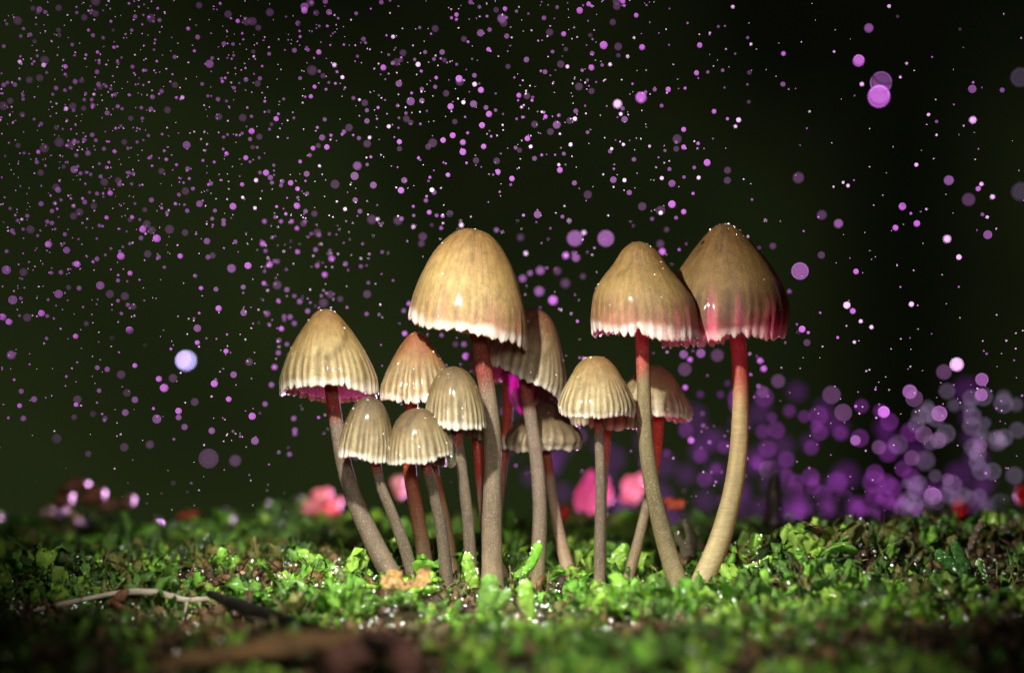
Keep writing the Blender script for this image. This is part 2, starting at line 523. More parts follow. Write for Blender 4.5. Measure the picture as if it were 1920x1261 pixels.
def make_stem(root, pts, y0, y1, C, a, cols, smooth, seed, red_len):
    """pts: (px, py, width px) from the cap down; y0 depth under the cap, y1 depth at the foot"""
    n = len(pts)
    ctr = []; rad = []
    tot = pts[-1][1] - pts[0][1]
    for i, (px, py, wd) in enumerate(pts):
        f = (py - pts[0][1]) / tot
        y = y0 + (y1 - y0) * f
        ctr.append(P(px, py, y)); rad.append(wd / 2 * (y - CAM_Y) / 4000)
    d = (ctr[-1] - ctr[-2]); d /= np.linalg.norm(d)
    ctr.append(ctr[-1] + d * 0.45); rad.append(rad[-1] * 1.12)
    inner = C + a * 0.45
    ctr.insert(0, inner); rad.insert(0, rad[0] * 0.95)
    full = catmull(np.hstack([np.array(ctr), np.array(rad)[:, None]]), 90)
    path, r = full[:, :3], full[:, 3]
    ns = 26
    v, T = sweep(path, r, ns)
    s = np.concatenate([[0], np.cumsum(np.linalg.norm(np.diff(path, axis=0), axis=1))])
    s0 = np.linalg.norm(ctr[1] - ctr[0])
    th = np.linspace(0, 2 * np.pi, ns, endpoint=False)
    bump = 1 + 0.13 * fbm(np.cos(th)[None, :] * 1.2 + s[:, None] * 1.6, np.sin(th)[None, :] * 1.2 + seed, seed, 4)
    v = path[:, None, :] + (v - path[:, None, :]) * bump[..., None]
    top, mid, foot = [np.array(c) for c in cols]
    f = ((s - s0) / (s[-1] - s0))[:, None]
    k = sstep(red_len * .55, red_len * 1.35, (s - s0)[:, None] + .35 * fbm(np.cos(th)[None, :] * 1.3 + s[:, None] * 1.5, np.sin(th)[None, :] + seed * 2.1, seed + 2, 3))[..., None]
    c = top * (1 - k) + mid * k  # red stem top: its own red plus translucent glow painted in
    k = sstep(.55, .95, f + 0 * th[None, :])[..., None]
    c = c * (1 - k) + foot * k
    c = c * (1 + .55 * fbm(th[None, :] * 2.2 + 0 * s[:, None], s[:, None] * .5 + seed, seed + 4, 3) + .5 * fbm(th[None, :] * 1.1, s[:, None] * 2.2 + seed, seed + 8, 4))[..., None]
    vv = v.reshape(-1, 3)
    fc = grid_faces(90, ns)
    link('stem', mesh('stem', vv, fc, M['stem_smooth' if smooth else 'stem'], c.reshape(-1, 3)), root)


ICO = {}


def ico(sub):
    if sub not in ICO:
        import bmesh
        bm = bmesh.new()
        bmesh.ops.create_icosphere(bm, subdivisions=sub, radius=1.0)
        ICO[sub] = (np.array([v.co[:] for v in bm.verts]), np.array([[v.index for v in f.verts] for f in bm.faces]))
        bm.free()
    return ICO[sub]


def spheres(name, pts, rad, sub, mat, mats=None, midx=None, squash=None):
    v, f = ico(sub)
    pts = np.asarray(pts, float); rad = np.asarray(rad, float)
    V = pts[:, None, :] + v[None] * rad[:, None, None]
    if squash is not None:
        V = pts[:, None, :] + v[None] * rad[:, None, None] * squash[:, None, :]
    F = f[None] + (np.arange(len(pts)) * len(v))[:, None, None]
    mi = None if midx is None else np.repeat(midx, len(f))
    return mesh(name, V.reshape(-1, 3), F.reshape(-1, 3), mat, mats=mats, midx=mi)


TAN = ((.18, .10, .032), (.29, .205, .075), (.46, .375, .19), (.10, .058, .022))
PALE = ((.11, .072, .032), (.24, .175, .075), (.50, .42, .25), (.075, .048, .02))
REDT = ((.20, .065, .025), (.26, .16, .06), (.48, .39, .21), (.09, .045, .018))
OLIVE = ((.08, .055, .028), (.21, .15, .065), (.46, .38, .21), (.065, .04, .018))
BROWN = ((.14, .08, .035), (.22, .14, .06), (.28, .19, .09), (.08, .045, .02))
BIGB = ((.15, .08, .025), (.19, .12, .038), (.13, .065, .028), (.045, .018, .01))
BIGM = ((.19, .11, .035), (.27, .18, .06), (.24, .155, .065), (.09, .045, .02))
BIGL = ((.22, .125, .042), (.36, .245, .09), (.34, .235, .10), (.12, .065, .027))
SA = ((.24, .04, .025), (.165, .125, .085), (.23, .175, .11))
SB = ((.30, .04, .02), (.22, .16, .10), (.34, .26, .15))
SR = ((.36, .06, .045), (.40, .32, .15), (.50, .41, .21))

MUSH = [
    dict(label='pale ribbed conical cap, leftmost mushroom of the tuft, on a curved stem', L=(524, 733), R=(714, 737), A=(611, 579), y=0.0,
         prof='cone', n=34, ridge=.040, pitch=-.16, cols=TAN, gcol=(.8, .5, .85), rs=.42, white=.75,  # purple gcol paints in the light from behind under this cap
         stem=[(622, 738, 25), (632, 800, 26), (645, 870, 29), (666, 940, 33), (700, 1015, 37), (738, 1086, 41)], y1=-.3, sc=SA, red=.55),
    dict(label='ribbed conical cap with a reddish tip, behind the small ridged caps on the left', L=(712, 746), R=(852, 742), A=(780, 622), y=.12,
         prof='cone', n=30, ridge=.055, pitch=.05, cols=REDT, rs=.25,
         stem=[(772, 760, 24), (768, 870, 25), (778, 940, 27), (790, 1010, 28), (802, 1078, 30)], y1=.5, sc=((.30, .05, .02), (.34, .16, .08), (.5, .38, .24)), red=1.9, sm=1),
    dict(label='ribbed dome cap in front of the reddish tipped cap, left of the thick middle stem', L=(796, 792), R=(912, 800), A=(852, 686), y=-.78,
         prof='dome', n=30, ridge=.060, pitch=.04, cols=PALE, rs=.2,
         stem=[(856, 805, 20), (866, 880, 21), (876, 960, 22), (881, 1030, 23), (882, 1080, 26)], y1=-.3, sc=SA, red=.28),
    dict(label='small narrow ribbed cap with a grey brown tip, pressed against the leftmost stem', L=(634, 848), R=(736, 862), A=(695, 743), y=-.9,
         prof='dome', n=28, ridge=.065, pitch=.05, cols=OLIVE, rs=.15,
         stem=[(703, 862, 19), (715, 912, 20), (738, 970, 21), (758, 1025, 23), (775, 1085, 25)], y1=-.5, sc=SA, red=.22),
    dict(label='lowest small ribbed dome cap with a greyish top, in front on a short speckled stem', L=(726, 866), R=(846, 850), A=(778, 765), y=-1.1,
         prof='dome', n=30, ridge=.065, pitch=.08, cols=PALE, rs=.15,
         stem=[(798, 870, 19), (812, 920, 20), (826, 985, 22), (834, 1050, 24), (838, 1104, 28)], y1=-.5, sc=SA, red=.2),
    dict(label='large smooth golden egg shaped cap on the thickest grey stem, in the middle', L=(767, 594), R=(985, 642), A=(893, 429), y=0.0,
         prof='egg', n=30, ridge=.020, pitch=.02, cols=BIGL, pink=.35, rs=.6, white=1.0, crimp=.05,
         stem=[(898, 640, 30), (910, 710, 31), (922, 800, 32), (924, 890, 34), (922, 980, 37), (922, 1050, 40), (924, 1095, 44)], y1=-.1, sc=((.22, .035, .02), (.20, .15, .095), (.33, .25, .15)), red=.85),
    dict(label='tilted brown bell cap with pale stripes, leaning out from behind the golden egg shaped cap', L=(918, 672), R=(1058, 742), A=(1014, 581), y=1.3,
         prof='bell2', n=28, ridge=.05, pitch=.05, cols=((.16, .07, .035), (.26, .19, .09), (.50, .43, .27), (.15, .1, .05)), rs=.35,
         stem=[(985, 708, 24), (996, 790, 25), (1008, 880, 26), (1012, 960, 27), (1010, 1020, 28), (1006, 1075, 30)], y1=.6, sc=((.26, .04, .03), (.19, .14, .10), (.22, .17, .09)), red=.6),
    dict(label='torn brown cap with purple lit underside, behind the top of the thick middle stem', L=(882, 690), R=(1000, 706), A=(946, 590), y=2.6,
         prof='dome', n=24, ridge=.05, pitch=-.30, cols=BROWN, gcol=(.6, .25, .6), rs=.3, white=.4,
         stem=[(952, 712, 18), (950, 800, 19), (938, 900, 20), (930, 1000, 22), (934, 1068, 24)], y1=1.6, sc=SB, red=2.2, sm=1),
    dict(label='dark brown spreading cap with coarse stripes, low behind the middle stems', L=(944, 838), R=(1086, 836), A=(1026, 752), y=2.0,
         prof='bell', n=24, ridge=.08, pitch=.03, cols=((.08, .045, .02), (.16, .11, .05), (.36, .29, .17), (.07, .045, .02)), rs=.2, white=.5, crimp=.08,
         stem=[(1026, 855, 17), (1034, 915, 18), (1042, 965, 20), (1052, 1015, 22), (1066, 1072, 27)], y1=1.2, sc=((.22, .05, .02), (.30, .20, .13), (.42, .31, .18)), red=.4, sm=1),
    dict(label='dark reddish cap half hidden between the striped caps right of the middle stem', L=(978, 768), R=(1068, 790), A=(1032, 700), y=3.0,
         prof='bell2', n=22, ridge=.06, pitch=-.2, cols=((.10, .03, .02), (.14, .05, .03), (.2, .1, .06), (.05, .02, .01)), gcol=(.5, .15, .35), rs=.3, white=.35,
         stem=[(1022, 790, 15), (1018, 880, 16), (1016, 980, 17), (1016, 1060, 19)], y1=1.8, sc=SB, red=.8),
    dict(label='pale ribbed dome cap alone on a thin straight stem, right of the middle', L=(1047, 772), R=(1190, 774), A=(1117, 667), y=-.4,
         prof='bell2', n=32, ridge=.05, pitch=.07, cols=((.22, .14, .05), (.36, .27, .12), (.56, .48, .28), (.13, .085, .035)), rs=.25,
         stem=[(1122, 782, 18), (1125, 860, 19), (1126, 940, 20), (1125, 1020, 22), (1124, 1110, 24)], y1=-.3, sc=SA, red=.3),
    dict(label='olive brown cap behind the pale dome cap, showing only its lower edge', L=(1068, 792), R=(1200, 800), A=(1142, 700), y=1.5,
         prof='bell2', n=26, ridge=.06, pitch=.0, cols=OLIVE, gcol=(.4, .12, .1), rs=.3, white=.3, crimp=.08,
         stem=[(1138, 805, 16), (1132, 900, 16), (1128, 990, 17), (1128, 1060, 19)], y1=.8, sc=SB, red=.8),
    dict(label='smooth brown bell cap on a long bent stem, touching the tallest cap', L=(1111, 618), R=(1312, 634), A=(1200, 452), y=-.1,
         prof='bell3', n=34, ridge=.018, pitch=.0, cols=BIGM, gcol=(.9, .45, .6), pink=.55, rs=.6, white=.95, crimp=.05,  # pink gcol has the backlit rim glow painted in
         stem=[(1204, 640, 25), (1207, 720, 26), (1210, 810, 28), (1219, 890, 30), (1234, 965, 32), (1256, 1045, 35), (1284, 1125, 40)], y1=-.5, sc=((.36, .06, .045), (.19, .15, .07), (.34, .27, .13)), red=.62),
    dict(label='brown cap with pale stripes on a slanting red stem, behind the long bent stem', L=(1160, 772), R=(1300, 786), A=(1226, 684), y=1.6,
         prof='bell2', n=28, ridge=.06, pitch=-.08, cols=((.20, .13, .05), (.36, .28, .12), (.62, .56, .38), (.16, .11, .045)), gcol=(.4, .2, .16), rs=.4,
         stem=[(1234, 785, 20), (1230, 850, 20), (1218, 925, 20), (1200, 1000, 20), (1184, 1060, 22), (1168, 1115, 24)], y1=.2, sc=((.42, .04, .02), (.21, .16, .09), (.28, .2, .12)), red=1.35),
    dict(label='tallest mushroom, wide pointed brown cap with pink streaks over a thick pale stem', L=(1240, 642), R=(1477, 620), A=(1356, 419), y=.8,
         prof='wide', n=32, ridge=.034, pitch=.0, cols=BIGB, gcol=(.95, .4, .6), pink=1.25, rs=.55, white=.7, crimp=.05,  # gill pink paints the rim glow of the lamp behind
         stem=[(1382, 635, 29), (1388, 710, 30), (1388, 790, 32), (1382, 870, 35), (1370, 940, 38), (1350, 1010, 41), (1326, 1070, 44), (1308, 1110, 48)], y1=-.2, sc=SR, red=1.15, sm=1),
    dict(label='small yellowish brown cap peeking out behind the lowest dome cap', L=(764, 858), R=(838, 872), A=(806, 780), y=.6,
         prof='dome', n=22, ridge=.05, pitch=.05, cols=BROWN, rs=.2, white=.3,
         stem=[(812, 880, 21), (826, 940, 22), (840, 1010, 22), (848, 1060, 24), (858, 1100, 27)], y1=.3, sc=((.22, .06, .02), (.30, .17, .08), (.48, .35, .2)), red=.6, sm=1),
    dict(label='half hidden brown cap whose thin red stem runs along the left of the thick stem', L=(846, 812), R=(926, 822), A=(888, 735), y=1.0,
         prof='dome', n=22, ridge=.06, pitch=.0, cols=BROWN, gcol=(.4, .12, .2), rs=.2, white=.35,
         stem=[(894, 825, 19), (900, 890, 19), (908, 960, 20), (918, 1020, 22), (942, 1080, 25)], y1=.6, sc=((.42, .045, .025), (.5, .36, .26), (.22, .15, .09)), red=1.0, sm=1),
]

for i, s in enumerate(MUSH):
    foot = P(s['stem'][-1][0], s['stem'][-1][1], s['y1'])
    root = bpy.data.objects.new('mushroom', None)
    COL.objects.link(root)
    tag(root, s['label'], 'mushroom', 'mushrooms in the tuft')
    sd = 100 + i * 13
    C, a, V = make_cap(root, s['L'], s['R'], s['A'], s['y'], s['prof'], s['n'], s['ridge'], s['pitch'], s['cols'], sd,
                       pink=s.get('pink', 0), crimp=s.get('crimp', .035), white=s.get('white', .8), gcol=s.get('gcol', (.42, .28, .26)),
                       rs=s.get('rs', .3))
    make_stem(root, s['stem'], s['y'], s['y1'], C, a, s['sc'], s.get('sm'), sd + 1, s['red'])
    # beads of water on the cap
    rs_ = np.random.RandomState(sd + 5)
    nb = 26
    ii = (rs_.rand(nb) ** .8 * (V.shape[0] - 6)).astype(int) + 1
    jj = rs_.randint(0, V.shape[1], nb)
    pts = V[ii, jj]
    r = 0.010 + 0.018 * rs_.rand(nb) ** 3
    o = link('water_beads', spheres('water_beads', pts, r, 2, M['bead']), root)
    tag(o, kind='stuff')
    if i == 7:   # torn flap hanging from the underside
        b = [P(936, 700, 2.3), P(1000, 700, 2.2), P(984, 802, 2.1), P(966, 760, 2.15)]
        U = np.linspace(0, 1, 14); W = np.linspace(0, 1, 14)
        vs = []
        for w_ in W:
            for u_ in U:
                l = b[0] * (1 - w_) + P(982, 796, 2.1) * w_
                r_ = b[1] * (1 - w_) + P(990, 806, 2.1) * w_
                p = l * (1 - u_) + r_ * u_
                p = p + np.array([0.05 * math.sin(9 * w_ + 5 * u_), 0.10 * math.sin(11 * u_ + 4 * w_), 0.04 * math.sin(13 * u_)])
                vs.append(p)
        vs = np.array(vs); back = vs + np.array([0, .03, 0])
        f1 = grid_faces(14, 14, wrap=False)
        cc = np.tile(np.array([.55, .14, .42]), (len(vs) * 2, 1))  # purple lighting of the flap is put into its colour
        fl = link('torn_flap', mesh('torn_flap', np.vstack([vs, back]), np.vstack([f1, f1[:, ::-1] + len(vs)]), M['gills'], cc), root)
        tag(fl, 'thin purple torn flap of gill tissue')
    # put the empty at the foot, children keep their place
    root.location = foot
    for ch in root.children:
        ch.matrix_parent_inverse.translation = (-foot[0], -foot[1], -foot[2])

# ------------------------------------------------------------------ moss
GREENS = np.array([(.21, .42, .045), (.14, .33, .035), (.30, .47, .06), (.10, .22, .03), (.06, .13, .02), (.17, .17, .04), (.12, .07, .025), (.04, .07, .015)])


def lobes(base, tdir, length, width, bend, azi, col, nr=7, ns=6, flat=.35, notch=None):
    """many plump little leaves at once: arrays of base point, growing direction, size"""
    n = len(base)
    up = np.array([0, 0, 1.0])
    side = np.stack([np.cos(azi), np.sin(azi), np.zeros(n)], -1)
    side = side - (side * tdir).sum(1)[:, None] * tdir
    side /= np.linalg.norm(side, axis=1)[:, None]
    nrm = np.cross(tdir, side)
    t = np.linspace(0, 1, nr)
    w = np.array([.35, .55, .78, .95, 1.0, .85, .42])
    if nr != 7 or True:
        w = np.interp(np.linspace(0, 1, nr), np.linspace(0, 1, 7), w)
    th = np.linspace(0, 2 * np.pi, ns, endpoint=False)
    ctr = base[:, None] + tdir[:, None] * (length[:, None] * t)[..., None] + nrm[:, None] * (bend[:, None] * length[:, None] * t ** 2)[..., None] \
        - up * (0.22 * np.abs(bend)[:, None] * length[:, None] * t ** 2)[..., None]
    ww = width[:, None] / 2 * w[None] * (1 + 0.22 * RS.randn(n, nr))
    off = side[:, None, None] * np.cos(th)[None, None, :, None] + nrm[:, None, None] * (flat * np.sin(th) + .25 * np.cos(th) ** 2)[None, None, :, None]
    V = ctr[:, :, None] + off * ww[..., None, None]
    V = V + 0.13 * width[:, None, None, None] * RS.randn(n, nr, ns, 3)
    nv = nr * ns
    F = grid_faces(nr, ns)
    e = (nr - 1) * ns
    cap1 = np.array([[e, e + 1, e + 2, e + 3], [e, e + 3, e + 4, e + 5 if ns == 6 else e]])[:1 if ns < 6 else 2]
    F = np.vstack([F, cap1])
    Fa = (F[None] + (np.arange(n) * nv)[:, None, None]).reshape(-1, 4)
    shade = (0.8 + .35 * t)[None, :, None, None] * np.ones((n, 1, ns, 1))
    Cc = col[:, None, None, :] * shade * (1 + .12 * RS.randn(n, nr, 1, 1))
    return V.reshape(-1, 3), Fa, np.clip(Cc.reshape(-1, 3), 0, 1)


def moss_bed(nc, yr, seed, size, per, nr=7, ns=6):
    rs = np.random.RandomState(seed)
    y = yr[0] + (yr[1] - yr[0]) * rs.rand(nc)
    hw = 9.6 * (y + 40) / 40 * 1.18
    x = (rs.rand(nc) * 2 - 1) * hw
    mask = fbm(x * .55, y * .55, 77, 3)
    mask = mask + .35 * fbm(x * 1.7, y * 1.7, 78, 2)
    bare = np.exp(-((x + 6.4) ** 4 / 140 + (y + 3.3) ** 4 / 10))
    bare = np.maximum(bare, .75 * sstep(-1.5, -3.5, x) * sstep(-4.5, -6.5, y))
    keep = (mask > -.04 + .04 * rs.randn(nc)) & (rs.rand(nc) > bare * .97)
    if size > .3:
        keep &= ~((np.abs(x - .6) < 4.2) & (y > -2.6) & (y < -.1) & (rs.rand(nc) < .75))
        keep &= ~((x > -9.2) & (x < -5.0) & (y > -4.4) & (y < -1.7))
        keep &= ~((x > -2.6) & (x < -1.3) & (y > -4.2) & (y < -2.0))
    keep &= ~((np.abs(x - .2) < 4.5) & (np.abs(y) < 1.0) & (rs.rand(nc) < .45))
    x, y, mask = x[keep], y[keep], mask[keep]
    nc = len(x)
    ex = np.repeat(np.arange(nc), per)
    n = len(ex)
    a = rs.rand(n) * 2 * np.pi
    tilt = np.abs(rs.randn(n)) * .55 + .1
    tilt = np.clip(tilt, 0, 1.35)
    td = np.stack([np.cos(a) * np.sin(tilt), np.sin(a) * np.sin(tilt), np.cos(tilt)], -1)
    sz = size * (0.55 + .7 * rs.rand(nc))[ex] * (0.6 + .6 * rs.rand(n))
    bx = x[ex] + np.cos(a) * .10 * rs.rand(n) * size * 3
    by = y[ex] + np.sin(a) * .10 * rs.rand(n) * size * 3
    bz = GH(bx, by) - .03 + np.clip(mask[ex], 0, 1) * .8
    base = np.stack([bx, by, bz], -1)
    patch = fbm(x * .4 + 7, y * .4, 55, 3) + .12 * rs.randn(nc)
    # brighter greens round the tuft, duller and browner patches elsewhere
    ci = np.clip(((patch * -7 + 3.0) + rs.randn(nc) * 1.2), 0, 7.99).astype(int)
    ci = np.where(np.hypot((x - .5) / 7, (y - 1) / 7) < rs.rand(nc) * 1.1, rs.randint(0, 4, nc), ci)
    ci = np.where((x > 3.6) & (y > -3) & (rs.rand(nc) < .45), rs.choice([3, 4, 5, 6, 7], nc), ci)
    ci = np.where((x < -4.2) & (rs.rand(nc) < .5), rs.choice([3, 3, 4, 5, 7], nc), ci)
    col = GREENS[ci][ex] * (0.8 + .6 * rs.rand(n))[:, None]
    return lobes(base, td, sz, sz * (0.32 + .25 * rs.rand(n)), rs.randn(n) * .45, rs.rand(n) * 6.28, col, nr, ns), base + td * sz[:, None] * .8


parts = []; tips = []
fb = []; fd = []
for s_ in MUSH:
    f_ = P(s_['stem'][-1][0], s_['stem'][-1][1], s_['y1'])
    for q in range(34):
        a_ = RS.rand() * 6.283; r_ = .2 + .28 * RS.rand()
        x_, y_ = f_[0] + r_ * math.cos(a_), f_[1] + r_ * math.sin(a_)
        fb.append((x_, y_, max(float(GH(x_, y_)), f_[2] - .30) - .02)); tl = .3 + .7 * RS.rand()
        fd.append((math.cos(a_) * math.sin(tl), math.sin(a_) * math.sin(tl), math.cos(tl)))
n = len(fb)
fb = np.array(fb); fd = np.array(fd); fs = .12 + .16 * RS.rand(n)
parts.append(lobes(fb, fd, fs, fs * (.35 + .3 * RS.rand(n)), RS.randn(n) * .5, RS.rand(n) * 6.28, GREENS[RS.randint(0, 6, n)] * (.8 + .5 * RS.rand(n))[:, None]))
tips.append(fb + fd * fs[:, None] * .8)
for args in [(3600, (-3.5, 4), 1, .22, 6), (5000, (-3.0, 3), 6, .11, 5, 5, 4), (2400, (-3.6, 5), 2, .50, 5), (2500, (4, 14), 3, .42, 5, 5, 4), (800, (7, 14), 4, .62, 4, 5, 4), (2200, (-12.5, -3.5), 5, .34, 4, 5, 4)]:
    (v, f, c), tp = moss_bed(*args)
    parts.append((v, f, c)); tips.append(tp)
# a ragged mound of bigger lobes on the right bank
n = 620
x_ = 3.9 + 4.6 * RS.rand(n); y_ = 1.2 + 2.4 * RS.rand(n)
a_ = RS.rand(n) * 6.283; tl = np.abs(RS.randn(n)) * .6
sd_ = np.stack([np.cos(a_) * np.sin(tl), np.sin(a_) * np.sin(tl), np.cos(tl)], -1)
sl_ = (.20 + .34 * RS.rand(n)) * (.6 + .9 * vnoise(x_ * 1.6, y_ * 1.6, 4))
parts.append(lobes(np.stack([x_, y_, GH(x_, y_) + .1 * RS.rand(n)], -1), sd_, sl_, sl_ * (.35 + .35 * RS.rand(n)), RS.randn(n) * .6, RS.rand(n) * 6.28,
                   GREENS[RS.choice([0, 1, 3, 3, 4, 5, 5, 6, 7], n)] * (.7 + .5 * RS.rand(n))[:, None]))
tips.append(np.stack([x_, y_, GH(x_, y_)], -1) + sd_ * sl_[:, None])
# thin shoots and stalks between the lobes
n = 1500
x_ = (RS.rand(n) * 2 - 1) * 10.5; y_ = -5 + 11 * RS.rand(n)
a_ = RS.rand(n) * 6.283; tl = .25 + .7 * RS.rand(n)
sd_ = np.stack([np.cos(a_) * np.sin(tl), np.sin(a_) * np.sin(tl), np.cos(tl)], -1)
sl_ = .25 + .5 * RS.rand(n) ** 2
scol = np.array([(.20, .30, .06), (.16, .09, .035), (.30, .22, .10), (.10, .05, .02)])[RS.randint(0, 4, n)]
parts.append(lobes(np.stack([x_, y_, GH(x_, y_)], -1), sd_, sl_, .022 + .02 * RS.rand(n), RS.randn(n) * .5, RS.rand(n) * 6.28, scol, 7, 4, flat=.9))
off = 0; Vs = []; Fs = []; Cs = []
for v, f, c in parts:
    Vs.append(v); Fs.append(f + off); Cs.append(c); off += len(v)
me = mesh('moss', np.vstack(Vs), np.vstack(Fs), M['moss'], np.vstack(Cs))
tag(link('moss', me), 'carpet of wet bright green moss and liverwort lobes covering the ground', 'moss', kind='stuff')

# crumbs of wet soil and rotten wood between the moss
n = 9000
y = -12 + 25 * RS.rand(n) ** 1.1
x = (RS.rand(n) * 2 - 1) * 9.6 * (y + 40) / 40 * 1.15
r = .03 + .10 * RS.rand(n) ** 2.5
pts = np.stack([x, y, GH(x, y) + r * .4 + .08 * RS.rand(n)], -1)
v0, f0 = ico(1)
V = pts[:, None] + v0[None] * r[:, None, None] * (1 + .6 * (RS.rand(n, 1, 3) - .3)) * (1 + .3 * RS.randn(n, len(v0), 1))
F = f0[None] + (np.arange(n) * len(v0))[:, None, None]
cc = np.array([(.05, .028, .012), (.10, .055, .02), (.03, .018, .008), (.16, .09, .03), (.08, .07, .02)])[RS.randint(0, 5, n)]
me = mesh('soil_crumbs', V.reshape(-1, 3), F.reshape(-1, 3), M['crumb'], np.repeat(cc, len(v0), 0))
tag(link('soil_crumbs', me), 'wet brown crumbs of soil and rotten wood between the moss', 'soil', kind='stuff')

# dew on moss and soil
tp = np.vstack(tips)
sel = RS.permutation(len(tp))[:7000]
q = tp[sel] + RS.randn(len(sel), 3) * .03
r = .014 + .03 * RS.rand(len(q)) ** 2.5
x = (RS.rand(2600) * 2 - 1) * 10; y = -5 + 9 * RS.rand(2600)
q2 = np.stack([x, y, GH(x, y) + .06 + .06 * RS.rand(2600)], -1)
q = np.vstack([q, q2]); r = np.concatenate([r, .018 + .03 * RS.rand(2600) ** 2])
tag(link('dew', spheres('dew', q, r, 1, M['bead'])), 'tiny glinting dew beads scattered over moss and soil', 'dew', kind='stuff')


# ------------------------------------------------------------------ single fronds that stand out of the moss
def frond(label, pts, y, wd, col, cat='moss frond', name='moss_frond', flat=.4, fork=None, up=None, group=None, mat='frond', lean=0.0, beads=True, seed=1):
    rs = np.random.RandomState(seed)
    root = bpy.data.objects.new(name, None)
    COL.objects.link(root)
    tag(root, label, cat, group)
    allv = []; allf = []; allc = []; off = 0
    tops = []
    for k, (pp, ws) in enumerate([(pts, wd)] + (fork or [])):
        n = len(pp)
        path = np.array([P(a, b, y + lean * (i / (n - 1))) for i, (a, b) in enumerate(pp)])
        rad = np.array(ws) / 2 * (y - CAM_Y) / 4000
        fl = catmull(np.hstack([path, rad[:, None]]), 26)
        ends = np.linspace(0, 1, 26)
        rr = fl[:, 3] * np.sqrt(np.clip(1 - ((ends - .86) / .14).clip(0) ** 2, 0.03, 1))
        v, T = sweep(fl[:, :3], rr, 14, flat, up)
        nse = 1.3 * fbm(np.arange(14)[None, :] * .9 + k * 5, np.arange(26)[:, None] * .55 + seed, seed, 4)
        v = fl[:, None, :3] + (v - fl[:, None, :3]) * (1 + .5 * nse)[..., None]
        allv.append(v.reshape(-1, 3)); allf.append(grid_faces(26, 14) + off)
        allf.append(np.array([[off + 25 * 14 + i for i in (0, 1, 2, 3)], [off + 25 * 14 + i for i in (0, 3, 4, 13)], [off + 25 * 14 + i for i in (4, 5, 12, 13)], [off + 25 * 14 + i for i in (5, 6, 11, 12)], [off + 25 * 14 + i for i in (6, 7, 10, 11)], [off + 25 * 14 + i for i in (7, 8, 9, 10)]]))
        off += 26 * 14
        sh = (.8 + .3 * ends)[:, None, None] * (1 + .5 * nse)[..., None]
        allc.append((np.array(col) * sh).reshape(-1, 3))
        tops.append(v.reshape(-1, 3))
    b = P(*pts[0], y)
    o = link('blade', mesh('blade', np.vstack(allv), np.vstack(allf), M[mat], np.clip(np.vstack(allc), 0, 1)), root)
    objs = [o]
    if beads:
        tv = np.vstack(tops)
        nb = 22
        q = tv[rs.randint(0, len(tv), nb)] + np.array([0, -.015, .005])
        o2 = link('water_beads', spheres('water_beads', q, .012 + .024 * rs.rand(nb) ** 2, 2, M['bead']), root)
        tag(o2, kind='stuff'); objs.append(o2)
    root.location = b
    for ch in objs:
        ch.matrix_parent_inverse.translation = (-b[0], -b[1], -b[2])
    return root


BR = (.30, .54, .06); GR = (.18, .38, .05); DK = (.06, .22, .03); OL = (.16, .20, .05); BN = (.11, .055, .02)
G1 = 'bright fronds among the mushroom feet'
frond('upright bright green finger shaped frond at the foot of the left dome stem', [(888, 1100), (882, 1075), (876, 1052), (880, 1036)], -.7, [26, 27, 22, 17], BR, group=G1, flat=.7, seed=3)
frond('bright green shoot curving up against the stem of the tilted bell cap', [(962, 1080), (985, 1070), (1002, 1045), (1010, 1015)], -.2, [14, 17, 19, 20], (.24, .55, .05), group=G1, flat=.8, seed=4)
frond('broad soft green frond standing in front of the thick middle stem', [(905, 1150), (915, 1125), (918, 1095), (915, 1075)], -3.2, [26, 40, 34, 20], GR, group=G1, fork=[([(912, 1140), (940, 1125), (955, 1105)], [20, 24, 16])], seed=5)
frond('tall rounded green finger in front between the middle stems', [(992, 1168), (990, 1140), (986, 1110), (988, 1086)], -3.0, [26, 30, 30, 22], BR, group=G1, flat=.55, seed=6)
frond('green frond squeezed between the two bent stem feet on the right', [(1300, 1135), (1298, 1115), (1292, 1098), (1296, 1085)], -1.2, [24, 26, 24, 16], BR, group=G1, fork=[([(1300, 1130), (1325, 1108), (1330, 1098)], [18, 22, 18])], seed=7)
frond('ragged green lobe lying left of the orange bark chip', [(655, 1125), (640, 1110), (622, 1100), (606, 1092)], -1.5, [34, 36, 28, 18], GR, group=G1, fork=[([(655, 1125), (668, 1100), (685, 1088)], [22, 24, 16])], seed=8)
frond('yellowish beaded frond tip left of the bark chip', [(650, 1100), (640, 1082), (630, 1068), (624, 1062)], -1.2, [22, 24, 18, 12], OL, group=G1, flat=.7, seed=9)
frond('wavy green lobe spreading right of the orange bark chip', [(740, 1122), (770, 1112), (800, 1106), (822, 1100)], -1.6, [26, 34, 30, 20], BR, group=G1, up=(0, .6, 1), seed=10)
frond('round green lobes in front of the thin straight stem', [(1110, 1128), (1098, 1118), (1085, 1110), (1070, 1108)], -1.6, [24, 30, 28, 20], BR, group=G1, fork=[([(1112, 1128), (1118, 1112), (1114, 1102)], [18, 26, 20])], seed=11)
frond('tiny green cup beside the slanting stem foot', [(1170, 1110), (1160, 1098), (1152, 1090)], -1.2, [10, 14, 18], BR, group=G1, seed=12)
frond('bushy green frond behind the thin straight stem', [(1150, 1075), (1158, 1050), (1170, 1030), (1178, 1020)], .9, [20, 26, 22, 12], BR, group=G1, fork=[([(1148, 1080), (1136, 1058), (1138, 1044)], [14, 16, 12])], seed=13)
frond('small toothed green frond pointing right, beside the thick pale stem foot', [(1395, 1062), (1420, 1058), (1438, 1050), (1450, 1046)], -.4, [8, 10, 14, 14], BR, group='fronds on the right bank', seed=14)
